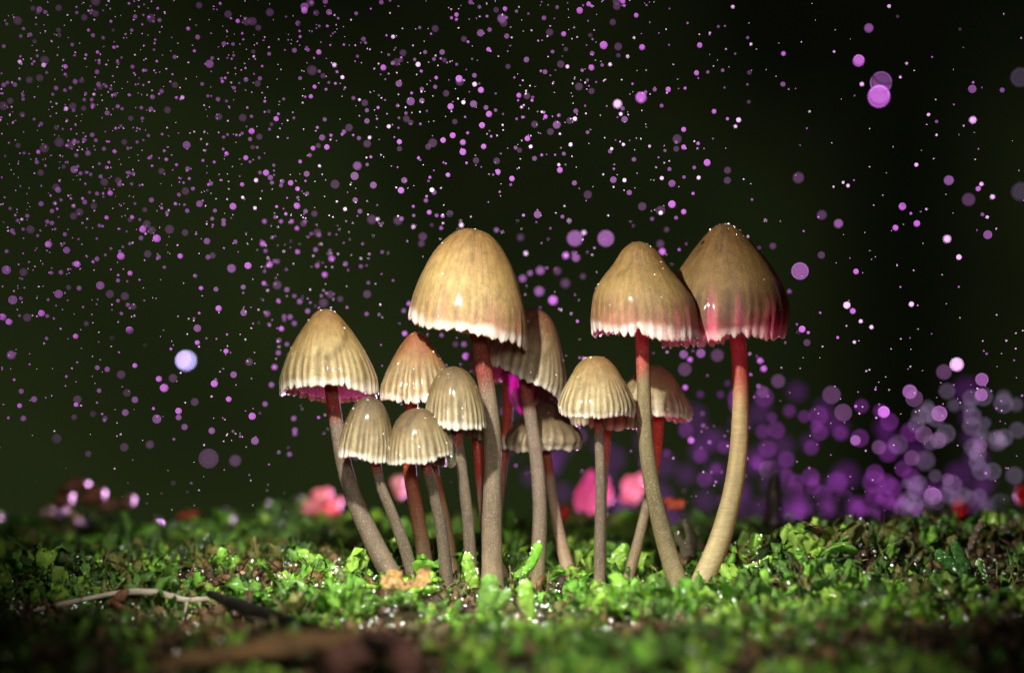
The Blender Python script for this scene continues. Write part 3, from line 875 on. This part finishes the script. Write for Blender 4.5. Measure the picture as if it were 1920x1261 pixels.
frond('little forked green frond below the toothed one', [(1432, 1098), (1426, 1080), (1424, 1066)], -1.0, [24, 16, 12], BR, group='fronds on the right bank', seed=15)
frond('wide curled green lobe arching over the brown curl on the right', [(1545, 1058), (1550, 1036), (1578, 1024), (1610, 1034)], -.5, [14, 24, 30, 26], GR, group='fronds on the right bank', up=(0, .4, 1), fork=[([(1560, 1060), (1585, 1062), (1608, 1058)], [26, 34, 20])], seed=16)
frond('flat green lobe lying below the wide curled lobe', [(1556, 1098), (1575, 1104), (1600, 1114), (1625, 1108)], -1.6, [20, 26, 26, 16], GR, group='fronds on the right bank', fork=[([(1620, 1116), (1635, 1104), (1645, 1112)], [14, 16, 12])], seed=17)
frond('three fingered dark green frond near the right edge', [(1808, 1092), (1790, 1065), (1768, 1044), (1756, 1030)], -.6, [20, 28, 26, 16], DK, group='fronds on the right bank', fork=[([(1808, 1092), (1806, 1060), (1796, 1035), (1788, 1012)], [20, 28, 22, 14]), ([(1808, 1092), (1806, 1066), (1794, 1044)], [20, 24, 20])], seed=18)
frond('single small upright green finger right of the three fingered frond', [(1838, 1085), (1838, 1065), (1836, 1048)], -.4, [12, 14, 13], GR, group='fronds on the right bank', flat=.8, seed=19)
frond('pointed green blade standing at the lower right', [(1798, 1168), (1808, 1145), (1816, 1122)], -2.6, [18, 20, 16], GR, group='fronds on the right bank', seed=20)
frond('blunt dark green blade at the far right edge', [(1884, 1140), (1886, 1122), (1892, 1100)], -2.0, [20, 26, 20], DK, group='fronds on the right bank', seed=21)
frond('green bud with dark specks left of the wide curled lobe', [(1412, 1036), (1414, 1018), (1426, 1002)], .6, [14, 24, 20], BR, group='fronds on the right bank', flat=.9, seed=22)
frond('ragged dark olive frond crowning the right bank', [(1600, 1022), (1595, 1000), (1592, 978), (1596, 966)], 1.6, [34, 36, 26, 14], (.07, .11, .03), group='fronds on the right bank', fork=[([(1604, 1015), (1618, 990), (1610, 972)], [20, 20, 12])], seed=23)
frond('dark green finger standing over the pale twig', [(184, 1140), (183, 1120), (182, 1098), (180, 1084)], -1.2, [18, 19, 18, 14], DK, group='fronds on the left', flat=.8, seed=24)
frond('mossy green finger beside the short tan twig end', [(450, 1112), (448, 1095), (452, 1078)], -1.3, [24, 26, 18], OL, group='fronds on the left', flat=.8, seed=25)
frond('green lobe with a dark tip right of the short tan twig end', [(530, 1100), (526, 1086), (520, 1076)], -1.2, [20, 20, 16], OL, group='fronds on the left', flat=.8, seed=26)
frond('thick green beaded frond leaning left, between the twigs and the tuft', [(590, 1130), (572, 1110), (552, 1096), (540, 1088)], -1.5, [26, 32, 28, 16], GR, group='fronds on the left', seed=27)
frond('bright forked green frond left of the leftmost stem foot', [(600, 1072), (584, 1050), (570, 1040), (566, 1028)], .6, [14, 18, 22, 18], BR, group='fronds on the left', fork=[([(600, 1072), (600, 1052), (592, 1040)], [12, 16, 14])], seed=28)
frond('blurred yellow green tuft lit from behind on the right bank', [(1440, 945), (1452, 934), (1462, 926)], 6.0, [24, 30, 22], (.35, .42, .12), group='blurred shoots behind', beads=False, seed=29)
frond('tall dark blurred stalk behind the thick pale stem', [(1452, 985), (1450, 950), (1450, 915), (1456, 886)], 6.0, [40, 34, 24, 14], (.05, .05, .015), group='blurred shoots behind', flat=.8, beads=False, seed=30)
frond('brown stubby stalk with a pale beaded tip near the right edge', [(1820, 1028), (1828, 1008), (1836, 990), (1842, 976)], 2.0, [16, 15, 13, 14], (.16, .10, .05), cat='shoot', name='brown_shoot', flat=.9, seed=31, group='brown shoots on the right')
frond('darker brown stubby stalk at the right, beside the beaded one', [(1868, 1040), (1876, 1015), (1884, 995), (1890, 985)], 3.0, [18, 17, 15, 12], (.10, .045, .03), cat='shoot', name='brown_shoot', flat=.9, seed=32, group='brown shoots on the right')
frond('ragged dark rotten wood sliver standing behind the bent stem', [(1302, 1080), (1290, 1040), (1296, 1004), (1280, 972)], 1.5, [26, 32, 20, 10], (.05, .04, .018), fork=[([(1300, 1080), (1316, 1040), (1308, 1010)], [20, 24, 10]), ([(1290, 1034), (1274, 1012), (1266, 996)], [18, 14, 8])], cat='wood sliver', name='wood_sliver', mat='bark', seed=33)
frond('brown wet curl of bark under the wide curled green lobe', [(1500, 1110), (1515, 1085), (1535, 1068), (1545, 1055)], -.6, [40, 34, 20, 14], BN, cat='bark curl', name='bark_curl', mat='crumb', seed=34, fork=[([(1512, 1040), (1525, 1055), (1540, 1075)], [12, 14, 16])])

# ------------------------------------------------------------------ twigs, bark, leaf scraps
def stick(name, label, branches, mat, col, cat, flat=.9, seed=5, group=None):
    root = bpy.data.objects.new(name, None)
    COL.objects.link(root)
    tag(root, label, cat, group)
    b = None
    for k, (pp, ws, pname) in enumerate(branches):
        path = np.array([P(*p[:2], p[2]) for p in pp])
        rad = np.array([w_ / 2 * (p[2] - CAM_Y) / 4000 for p, w_ in zip(pp, ws)])
        fl = catmull(np.hstack([path, rad[:, None]]), 60)
        v, T = sweep(fl[:, :3], fl[:, 3], 12, flat)
        nse = fbm(np.arange(12)[None, :] * .7 + seed, np.arange(60)[:, None] * .35 + k * 9, seed, 4)
        v = fl[:, None, :3] + (v - fl[:, None, :3]) * (1 + .7 * nse)[..., None]
        c = np.array(col) * (1 + .9 * nse)[..., None]
        me = mesh(pname, v.reshape(-1, 3), grid_faces(60, 12), M[mat], np.clip(c.reshape(-1, 3), 0, 1))
        o = link(pname, me, root)
        if b is None: b = path[0]
        o.matrix_parent_inverse.translation = (-b[0], -b[1], -b[2])
    root.location = b
    return root


stick('pale_twig', 'long pale dry twig lying on the soil at the left, with thin side roots',
      [([(56, 1146, -2.2), (100, 1136, -2.2), (170, 1120, -2.1), (230, 1110, -2.0), (290, 1110, -2.0), (345, 1124, -2.0), (392, 1122, -2.0)], [4, 11, 9, 10, 13, 12, 9], 'stalk'),
       ([(352, 1126, -2.0), (346, 1148, -2.2), (342, 1166, -2.4)], [7, 4, 3], 'root'),
       ([(372, 1126, -2.0), (376, 1140, -2.2), (381, 1154, -2.4)], [3, 2, 2], 'root')], 'twig', (.42, .36, .27), 'twig')
stick('tan_twig', 'short tan twig end poking up beside the mossy finger', [([(415, 1116, -1.6), (430, 1100, -1.5), (442, 1084, -1.4), (456, 1072, -1.3)], [7, 9, 10, 8], 'stalk')], 'twig', (.50, .33, .18), 'twig')
stick('dark_twig', 'thick blurred black twig crossing the foreground left of centre',
      [([(392, 1112, -3.0), (440, 1132, -3.8), (500, 1150, -5.6), (570, 1172, -7.6), (640, 1190, -9.4), (730, 1212, -11.2)], [14, 24, 25, 25, 28, 26], 'stalk')], 'bark', (.012, .010, .008), 'twig')
stick('bark_strip', 'dark brown blurred strip of bark in the lower left foreground',
      [([(330, 1236, -9.8), (420, 1226, -9.8), (520, 1208, -9.9), (610, 1198, -10.0), (700, 1196, -10.2)], [20, 36, 40, 34, 28], 'strip')], 'bark', (.16, .085, .03), 'bark', flat=.35)
stick('bark_chunk', 'dark red brown chunk of bark at the bottom edge, left of centre',
      [([(620, 1252, -10.5), (660, 1222, -10.3), (705, 1208, -10.3), (750, 1222, -10.3), (772, 1262, -10.5)], [60, 60, 56, 56, 50], 'chunk')], 'bark', (.075, .026, .016), 'bark', flat=.6)
stick('brown_leaf_scrap', 'wet red brown scrap lying across the pale twig',
      [([(205, 1128, -2.3), (225, 1118, -2.3), (240, 1104, -2.2)], [8, 20, 10], 'scrap'), ([(215, 1130, -2.5), (240, 1146, -2.6), (285, 1156, -2.7)], [10, 14, 6], 'scrap')], 'crumb', (.13, .045, .018), 'leaf scrap', flat=.4)
stick('brown_leaf_scrap', 'small orange brown scrap standing behind the middle of the pale twig',
      [([(318, 1116, -1.4), (334, 1108, -1.4), (345, 1098, -1.4)], [8, 18, 8], 'scrap')], 'crumb', (.28, .11, .035), 'leaf scrap', flat=.4, seed=8)

# orange bark chip at the foot of the left stems
root = bpy.data.objects.new('bark_chip', None)
COL.objects.link(root)
tag(root, 'ragged orange bark chip lying across the feet of the left stems', 'bark chip')
vs = []
U, W = 26, 9
for j in range(W):
    for i in range(U):
        u_, w_ = i / (U - 1), j / (W - 1)
        px = 715 + 92 * u_
        topy = 1078 - 14 * math.exp(-((u_ - .25) / .12) ** 2) - 20 * math.exp(-((u_ - .88) / .1) ** 2) + 12 * math.exp(-((u_ - .55) / .12) ** 2) + 4 * math.sin(31 * u_)
        boty = 1102 + 12 * math.sin(u_ * 2.2) - 18 * u_
        p = P(px, topy * (1 - w_) + boty * w_, -2.6 - .3 * w_ + .07 * math.sin(7 * u_ + 5 * w_))
        vs.append(p)
vs = np.array(vs); bk = vs + np.array([0, .09, -.02])
f1 = grid_faces(W, U, wrap=False)
cc = np.array([[(.42, .25, .08), (.30, .15, .05), (.24, .24, .06), (.48, .33, .15)][random.choice((0, 0, 0, 1, 1, 2, 3))] for _ in vs])
vs = vs + RS.randn(len(vs), 3) * .018
o = link('chip', mesh('chip', np.vstack([vs, bk]), np.vstack([f1, f1[:, ::-1] + len(vs)]), M['crumb'], np.vstack([cc, cc])), root)

# clear bead by the chip
o = link('water_drop', spheres('water_drop', [P(804, 1078, -1.0)], [.075], 3, M['bead']))
tag(o, 'clear glassy drop of water sitting behind the orange bark chip', 'water drop')
o = link('water_drop', spheres('water_drop', [P(846, 846, -.75)], [.27], 4, M['bead'], squash=np.array([[.5, .6, 1.15]])))
tag(o, 'stretched clear water film hanging between the lowest dome cap and the next stem', 'water drop')


# blurred scraps on the skyline, the pink ones with backlight painted into their colour
def scrap(label, blobs, y, col, seed, name='leaf_scrap', cat='leaf scrap'):
    rs = np.random.RandomState(seed)
    v0, f0 = ico(3)
    Vs = []; Fs = []; off = 0
    for (px, py, w_, h_) in blobs:
        c = P(px, py, y); s = (y - CAM_Y) / 4000
        d = 1 + 1.8 * fbm(v0[:, 0] * 1.3 + seed, v0[:, 2] * 1.3 + v0[:, 1], seed, 3)
        Vs.append(c + v0 * np.array([w_ / 2 * s, .28, h_ / 2 * s]) * d[:, None])
        Fs.append(f0 + off); off += len(v0)
        y += .1
    V = np.vstack(Vs)
    cc = np.tile(np.array(col), (len(V), 1))
    o = link(name, mesh(name, V, np.vstack(Fs), M['pink' if sum(col) > 1.2 else 'leaf'], cc))
    tag(o, label, cat, 'blurred scraps on the skyline')


scrap('large blurred pink scrap behind the stems of the left mushrooms', [(603, 932, 34, 36), (590, 950, 38, 28), (628, 946, 26, 28), (572, 960, 24, 20), (612, 955, 26, 22)], 11, (.95, .52, .55), 41)
scrap('small pink blurred scrap seen between the speckled left stems', [(748, 905, 24, 30), (752, 922, 20, 20)], 11, (.95, .6, .6), 42)
scrap('large glowing pink and violet round scrap behind the thin straight stem', [(1108, 920, 50, 58), (1092, 934, 34, 40), (1134, 922, 34, 46), (1118, 950, 34, 34)], 11, (1.0, .62, .80), 43)
scrap('bright pinkish white blurred scrap just left of the long bent stem', [(1192, 908, 34, 46), (1183, 932, 26, 24)], 11, (1.0, .80, .75), 44)
scrap('small orange scrap between the bent stem and the dark wood sliver', [(1264, 946, 34, 24)], 5, (.9, .28, .16), 45)
scrap('red blurred scrap behind the middle stems', [(1056, 962, 22, 34)], 6, (.6, .07, .07), 46)
scrap('reddish brown blurred scrap with a pink tip on the left skyline', [(138, 912, 50, 26), (120, 935, 30, 34), (175, 930, 40, 30), (205, 948, 40, 22), (240, 940, 22, 24)], 9, (.20, .11, .07), 47)
scrap('faint red brown scrap on the left skyline, nearest the dim round drops', [(362, 964, 20, 16), (345, 966, 22, 14)], 9, (.45, .10, .06), 48)
scrap('small red blurred scrap on the right skyline', [(1800, 950, 24, 24)], 9, (.6, .18, .12), 49)
scrap('orange red blurred scrap at the right picture edge', [(1918, 925, 26, 30)], 9, (.6, .14, .06), 50)

# ------------------------------------------------------------------ drops of mist in the air
RAW = """74,18,12,m 62,16,11,f 85,23,9,m 110,15,13,f 144,24,7,m 170,12,5,m 172,20,7,m 179,26,13,f 158,33,13,f 242,7,6,b 44,54,7,m 39,68,8,m 57,65,9,m 65,78,10,f
7,87,9,m 110,57,11,f 166,57,7,b 247,57,8,m 212,57,7,f 288,40,5,b 353,54,9,b 446,40,9,b 571,13,17,m 571,20,13,b 617,23,12,m 559,44,11,m 610,3,11,m 393,120,17,m
183,98,7,b 214,89,7,b 228,108,6,m 37,116,9,w 82,122,10,w 123,125,9,b 70,105,7,m 598,98,11,b 476,106,6,w 475,97,9,f 627,122,11,w 632,135,7,b 585,132,22,f 182,135,10,m
141,153,11,m 153,151,11,f 185,158,10,m 199,162,7,m 132,165,7,m 176,177,7,w 43,179,7,m 14,155,8,m 55,150,15,f 19,189,13,f 99,177,7,m 158,187,8,m 172,187,8,m 174,198,11,m
157,203,11,f 124,204,10,w 138,207,8,m 286,182,10,m 342,183,9,w 201,212,10,m 267,222,8,m 229,204,7,m 417,153,7,b 590,163,9,b 583,181,9,b 483,157,13,f 518,223,11,b 410,219,15,f
472,246,13,b 469,261,9,m 454,250,7,m 604,258,13,m 587,278,10,b 613,276,11,b 581,291,9,m 504,209,9,f 509,233,9,f 609,224,9,m 350,272,16,m 165,287,12,m 215,284,9,b 195,279,9,m
173,253,10,m 158,262,10,m 139,267,10,m 125,273,7,b 72,285,10,b 45,287,7,m 69,304,9,m 139,318,15,m 151,325,9,m 200,314,8,m 170,327,8,m 189,331,9,m 242,324,9,m 250,326,9,m
282,295,8,m 308,283,7,b 312,299,8,b 425,288,9,b 461,296,11,b 486,296,7,m 402,304,7,b 331,309,7,b 303,321,14,f 499,324,13,b 563,303,9,b 575,326,12,m 599,311,7,w 480,338,10,w
454,346,9,b 529,340,10,m 545,343,11,b 507,333,11,m 355,335,7,b 558,354,10,b 576,363,9,m 455,370,7,w 478,390,9,w 437,387,14,b 557,386,14,b 573,396,10,m 284,375,11,m 374,382,14,m
329,382,8,b 313,399,8,m 351,395,9,m 77,382,11,m 103,381,10,m 159,379,11,m 138,386,10,m 182,363,9,m 207,362,11,b 109,356,12,m 176,386,14,f 200,408,9,b 248,407,9,b 41,411,7,w
536,401,7,b 516,407,9,m 496,415,10,b 527,415,9,b 547,415,10,b 572,415,10,m 398,410,8,m 138,405,15,f 737,69,9,w 856,28,9,b 947,17,10,b 941,35,20,m 1087,20,14,b 1104,8,10,b
1168,3,11,b 1193,29,10,b 1020,34,10,m 901,62,15,m 950,68,11,m 918,56,9,m 816,54,15,f 787,52,7,m 1057,64,11,b 1132,85,17,b 1204,89,13,b 1177,106,9,w 1189,71,7,w 916,93,9,b
829,98,11,m 987,112,12,m 719,127,13,b 784,121,11,w 1064,125,9,w 1109,127,13,b 1144,121,9,w 861,148,15,b 890,158,11,w 902,169,13,b 748,157,13,m 791,167,9,m 818,146,8,b 642,145,9,w
770,190,17,m 791,189,11,m 684,193,14,f 688,207,9,m 674,187,6,w 709,202,7,b 845,200,13,b 869,192,9,w 888,195,15,m 973,179,11,b 988,180,14,f 1158,195,21,w 1202,183,25,b 1253,168,11,b
1164,214,9,w 1171,224,13,m 1023,219,9,b 1078,223,10,w 1044,234,17,m 1032,247,15,f 1048,216,9,m 917,214,13,b 904,235,12,b 978,201,7,w 1016,210,6,w 1050,251,6,w 762,223,15,f 729,237,9,w
688,227,11,m 645,247,10,m 693,258,9,w 673,259,10,m 749,266,11,b 849,254,12,b 831,263,12,b 868,267,13,b 868,285,14,b 907,275,11,b 803,275,13,f 749,279,11,f 989,260,11,b 995,275,9,w
1070,271,9,w 1147,279,7,w 1169,271,8,w 1268,279,12,f 1218,274,7,w 670,311,19,m 665,330,17,m 700,347,14,m 752,357,13,b 758,338,12,m 810,356,10,w 840,328,10,b 934,322,11,b 960,335,11,b
1048,309,8,w 1050,319,13,b 1077,343,11,m 1150,337,13,m 1171,338,9,w 1241,334,9,w 1260,344,15,m 1180,361,11,m 1260,383,16,b 1239,399,10,w 647,392,9,w 675,396,11,m 666,375,11,m 708,411,9,w
753,410,10,m 805,398,11,b 830,405,9,b 1008,402,16,m 1067,414,7,w 775,387,7,b 1374,13,9,w 1312,85,11,b 1306,137,11,b 1339,209,11,b 1385,225,11,w 1379,237,9,w 1364,223,7,b 1326,305,14,b
1310,333,9,w 1282,276,11,b 1282,243,11,b 1282,397,12,b 1469,101,11,b 1468,158,11,m 1404,191,9,f 1405,136,10,f 1667,12,9,w 1629,53,20,m 1610,114,26,b 1652,155,47,m 1648,181,49,b 1616,158,11,w
1688,145,7,w 1700,119,7,w 1823,167,17,m 1879,169,11,m 1824,225,17,w 1913,145,41,g 1741,215,8,w 1718,309,9,w 1692,387,16,b 1779,338,21,m 1816,374,29,f 1840,345,10,w 1834,354,11,b 1861,369,12,w
1914,359,40,g 1590,348,9,w 1581,342,7,w 1563,350,5,w 1497,333,25,f 1541,403,22,f 1572,419,20,m 1719,419,14,b 1851,407,8,w 1842,402,8,m 1737,392,6,w 1756,253,6,w 1309,269,8,b 1564,97,6,w
1518,209,6,w 1331,62,6,w 1402,71,7,m 1347,50,7,m 1756,228,7,m 1410,374,6,m 1435,413,5,w 1800,55,7,f 1408,83,7,w 1683,31,7,f 349,676,48,l 268,430,15,b 294,447,16,b 227,480,16,b
91,458,15,b 145,495,13,b 125,469,14,m 188,535,17,m 110,551,17,m 24,562,18,m 12,506,18,m 44,510,17,f 78,587,14,b 243,619,16,b 434,503,19,m 465,498,14,b 493,457,14,b 622,485,14,b
595,498,12,m 609,515,13,b 338,480,11,b 244,512,11,b 506,496,15,b 558,472,11,b 557,428,11,b 495,531,11,b 456,538,11,m 405,542,11,m 377,540,10,b 522,564,10,b 410,578,13,b 562,565,14,m
538,543,13,m 577,583,13,m 501,588,13,m 528,616,13,b 457,586,13,m 370,615,15,m 370,642,11,b 424,658,11,b 515,688,13,b 438,702,13,m 402,719,14,b 308,727,18,b 298,710,13,b 253,685,11,b
227,702,18,f 21,665,19,m 5,594,15,b 17,603,14,b 142,630,11,b 143,758,10,b 64,748,12,m 40,733,11,m 37,760,10,b 44,784,12,m 253,749,14,m 235,773,14,m 335,770,13,b 335,782,12,m
294,785,18,m 429,748,12,b 497,757,13,m 473,780,15,b 397,807,14,m 346,800,14,m 551,784,13,m 553,806,14,m 509,721,14,m 478,826,16,m 441,863,27,f 391,859,42,f 106,822,21,f 281,833,19,f
233,838,18,f 114,868,20,f 365,753,17,f 201,692,11,m 51,595,17,f 234,555,17,f 206,551,17,f 347,436,14,f 388,452,14,m 390,482,11,m 544,594,13,m 552,606,12,m 523,638,11,m 538,645,11,m
522,661,13,m 1776,448,19,w 1798,482,12,w 1852,440,18,m 1679,427,13,b 1588,572,16,w 1599,583,13,b 1709,570,12,w 1605,509,12,b 1500,508,37,m 1504,617,14,b 1513,642,15,f 1540,478,16,f 1634,613,10,w
1614,602,9,w 1602,641,8,w 1794,683,31,w 1841,711,28,m 1840,740,27,m 1770,697,34,f 1706,734,31,m 1714,746,37,f 1882,744,34,g 1905,758,32,g 1823,780,40,g 1761,775,34,m 1657,772,26,b 1581,773,38,f
1559,740,40,f 1508,780,29,p 1531,799,29,p 1430,809,34,p 1455,806,40,p 1439,841,41,p 1521,839,34,p 1425,676,15,b 1432,691,16,b 1430,734,28,f 1459,714,32,f 1604,825,23,m 1440,880,41,f 1745,829,34,g
1732,814,37,f 1759,825,36,f 1710,858,34,f 1883,820,39,g 1908,806,37,g 1832,866,37,g 1837,836,32,f 1708,894,41,p 1715,922,34,g 1777,898,28,f 1902,891,39,g 1490,919,41,p 1520,894,41,p 1570,903,46,p
1543,926,41,p 1639,903,51,p 1639,930,41,p 1607,949,41,p 1634,967,41,p 1501,956,41,p 1717,956,41,p 1686,944,37,p 1749,930,39,m 1807,928,35,g 1821,933,34,g 1844,951,41,g 1648,838,32,f 1552,949,37,p
1584,935,41,p 865,422,12,w 775,425,9,w 986,475,11,w 976,445,17,f 1078,447,36,m 1095,436,11,w 1061,479,17,b 1080,483,20,m 1093,518,14,f 1013,507,21,m 994,512,13,m 1045,508,20,f 1011,546,24,m
1037,563,23,b 1060,531,24,f 980,522,18,m 874,668,18,b 870,645,14,m 854,645,15,f 759,625,13,b 767,569,11,b 828,628,10,m 950,860,44,p 986,868,36,p 934,892,24,p 1136,447,37,m 1238,457,19,f
1242,472,17,b 1480,546,10,m 1449,461,16,f 1282,664,20,m 1294,674,13,b 1314,662,21,m 1345,666,30,f 1284,692,31,f 1313,739,18,p 1285,726,13,b 1351,739,18,p 1364,718,15,p 1317,775,13,f 1286,806,35,p
1296,825,17,b 1250,849,20,p 1313,854,34,p 1357,838,30,p 1321,898,36,p 1272,644,10,b 1087,818,36,f 1210,868,32,p"""
drops = []
for q in RAW.split():
    a_, b_, c_, d_ = q.split(',')
    drops.append((int(a_), int(b_), int(c_), d_))
drops.sort(key=lambda d: -d[2])
SPECIAL = {
    (1648, 181): 'largest bright lilac drop in the dark upper right, below a dimmer one it overlaps',
    (1652, 155): 'large dim purple drop overlapped from below by the brighter lilac one',
    (349, 676): 'biggest pale blue white disc, alone at the left of the leftmost cap',
}


def drop_depth(px, py, d, k, rs):
    if k in 'pqg' and py > 940:
        return 12.6 + 2.5 * rs.rand()
    if k in 'pg':
        return 3.4 + 2.0 * rs.rand()
    if 480 < px < 1500 and py > 410:
        return 1.9 + 1.2 * rs.rand() + (1.2 if px > 920 and px < 1100 else 0)
    if d > 18:
        return .6 + 1.8 * rs.rand()
    return -1.2 + 2.2 * rs.rand()


v1, f1 = ico(3)
DM = {k: mesh('mist_' + k, v1, f1, M[k]) for k in 'wbmfgpql'}
WORD = {'l': 'pale lavender', 'w': 'bright white lilac', 'b': 'magenta ringed', 'm': 'dusky mauve', 'f': 'faint', 'g': 'grey ringed', 'p': 'blurred purple'}
SHORT = {'l': 'lavender', 'w': 'white', 'b': 'magenta', 'm': 'mauve', 'f': 'faint', 'g': 'grey', 'p': 'purple'}


def region(px, py):
    c = ['at the far left', 'left of the tuft', 'above the leftmost cap', 'above the golden cap', 'above the bent stem cap', 'right of the tallest cap', 'near the right edge'][min(6, [i for i, e in enumerate([240, 500, 740, 1010, 1290, 1640, 9999]) if px < e][0])]
    if py > 640 and c.startswith('above'):
        c = 'behind the stems' if px > 640 else 'beside the leftmost stem'
    r = ['top', 'upper', 'middle', 'lower'][min(3, [i for i, e in enumerate([140, 330, 640, 9999]) if py < e][0])]
    return {'top': 'close to the top edge', 'upper': 'high up', 'middle': 'at mid height', 'lower': 'low down'}[r] + ' ' + c


seen = {}
names = []
for k, (px, py, d, c) in enumerate(drops[:300]):
    key = (c, region(px, py))
    seen.setdefault(key, []).append(k)
LABELS = {}
GROUPS = {}
for (c, reg), ks in seen.items():
    for i, k in enumerate(ks):
        if i == 0:
            LABELS[k] = 'largest %s mist drop, %s' % (WORD[c], reg)
        elif i == 1 and drops[ks[0]][2] - drops[k][2] >= 1 and (len(ks) < 3 or drops[k][2] > drops[ks[2]][2]):
            LABELS[k] = 'second largest %s mist drop, %s' % (WORD[c], reg)
        else:
            LABELS[k] = 'smaller %s mist drop, %s' % (WORD[c], reg)
        GROUPS[k] = '%s drops of mist %s' % (SHORT[c], reg)
rs = np.random.RandomState(99)
pts = []; rad = []; mi = []
ORDER = 'wbmfgpql'
for k, (px, py, d, c) in enumerate(drops):
    y = drop_depth(px, py, d, c, rs)
    if (px, py) == (1445, 563) or (px, py) == (1446, 563) or (1420 < px < 1470 and 550 < py < 580):
        y = -1.2
    s = (y - CAM_Y) / 4000
    # the lens widens what lies out of focus: the drop itself is smaller than its disc
    blur = 0.88 * abs(y + .3) / (y - CAM_Y) * 40 * 100 / 40
    dd = max(d * .7, d * .92 - blur * .6)
    r = dd / 2 * s
    p = P(px, py, y)
    if k < 300:
        lab = LABELS[k]; g = GROUPS[k]
        for kk, l in SPECIAL.items():
            if abs(kk[0] - px) < 6 and abs(kk[1] - py) < 6:
                lab = l
        o = link('mist_drop', DM[c])
        o.location = p; o.scale = (r, r, r)
        tag(o, lab, 'mist drop', g)
    else:
        pts.append(p); rad.append(r); mi.append(ORDER.index(c))
# the rest: hundreds of small ones, denser to the upper left
GRID = """9 11 10 9 7 9 10 6 1.6 1 .8 .6
12 12 10 8 8 8 10 7 2 1 .8 .8
11 11 10 10 8 7 6 5 2 1 1.2 1.5
11 10 8 9 5 4 4 3 1.5 1.2 1.5 1
8 7 7 8 4 3 3 1.5 1.5 1.2 1.5 1
4 5 7 5 4 3 3 3 4 2 2 2
3 4 4 3 2 2 2 2 4 4 3 4
1.5 2 2 1.5 1.5 2 2 2 3 3 3 3"""
for j, row in enumerate(GRID.split('\n')):
    for i, wgt in enumerate(row.split()):
        nn = int(float(wgt) * 7.6)
        for q in range(nn):
            px = (i + rs.rand()) * 160; py = (j + rs.rand()) * 120
            if float(fbm(px * .011, py * .011, 5, 4)) < rs.rand() * .62 - .40:      # they drift in clouds
                continue
            y = -1.2 + 2.2 * rs.rand() + (2.2 if 480 < px < 1500 and py > 410 else 0)
            kind = rs.rand()
            if i > 8: kind *= .7
            if kind < .56: d = 1.6 + 2.2 * rs.rand() ** 2.5; c = 'w'
            elif kind < .76: d = 2.2 + 3.6 * rs.rand() ** 2; c = 'b'
            elif kind < .93: d = 3 + 6 * rs.rand(); c = 'm'
            else: d = 8 + 10 * rs.rand(); c = 'f'
            pts.append(P(px, py, y)); rad.append(d / 2 * (y - CAM_Y) / 4000); mi.append(ORDER.index(c))
for q in range(120):    # ringed discs piled over the right bank, violet towards the tuft and grey towards the edge
    px = 1330 + 590 * rs.rand(); py = 970 - 240 * rs.rand() ** (2.2 if px < 1650 else 1.0)
    y = 3.2 + 2.6 * rs.rand()
    pts.append(P(px, py, y)); rad.append((9 + 9 * rs.rand()) * (y - CAM_Y) / 4000); mi.append(ORDER.index('p' if px + 150 * rs.rand() < 1760 else 'g'))
for q in range(90):     # dim overlapping discs low behind the stems
    px = 900 + 950 * rs.rand() ** .8; py = 985 - 260 * rs.rand() ** 1.4
    y = 12.8 + 3 * rs.rand()
    pts.append(P(px, py, y)); rad.append((14 + 12 * rs.rand()) * (y - CAM_Y) / 4000); mi.append(ORDER.index('q'))
me = spheres('mist', np.array(pts), np.array(rad), 2, None, mats=[M[k] for k in ORDER], midx=np.array(mi))
tag(link('mist', me), 'fine spray of tiny violet and white drops filling the dark air', 'mist', kind='stuff')
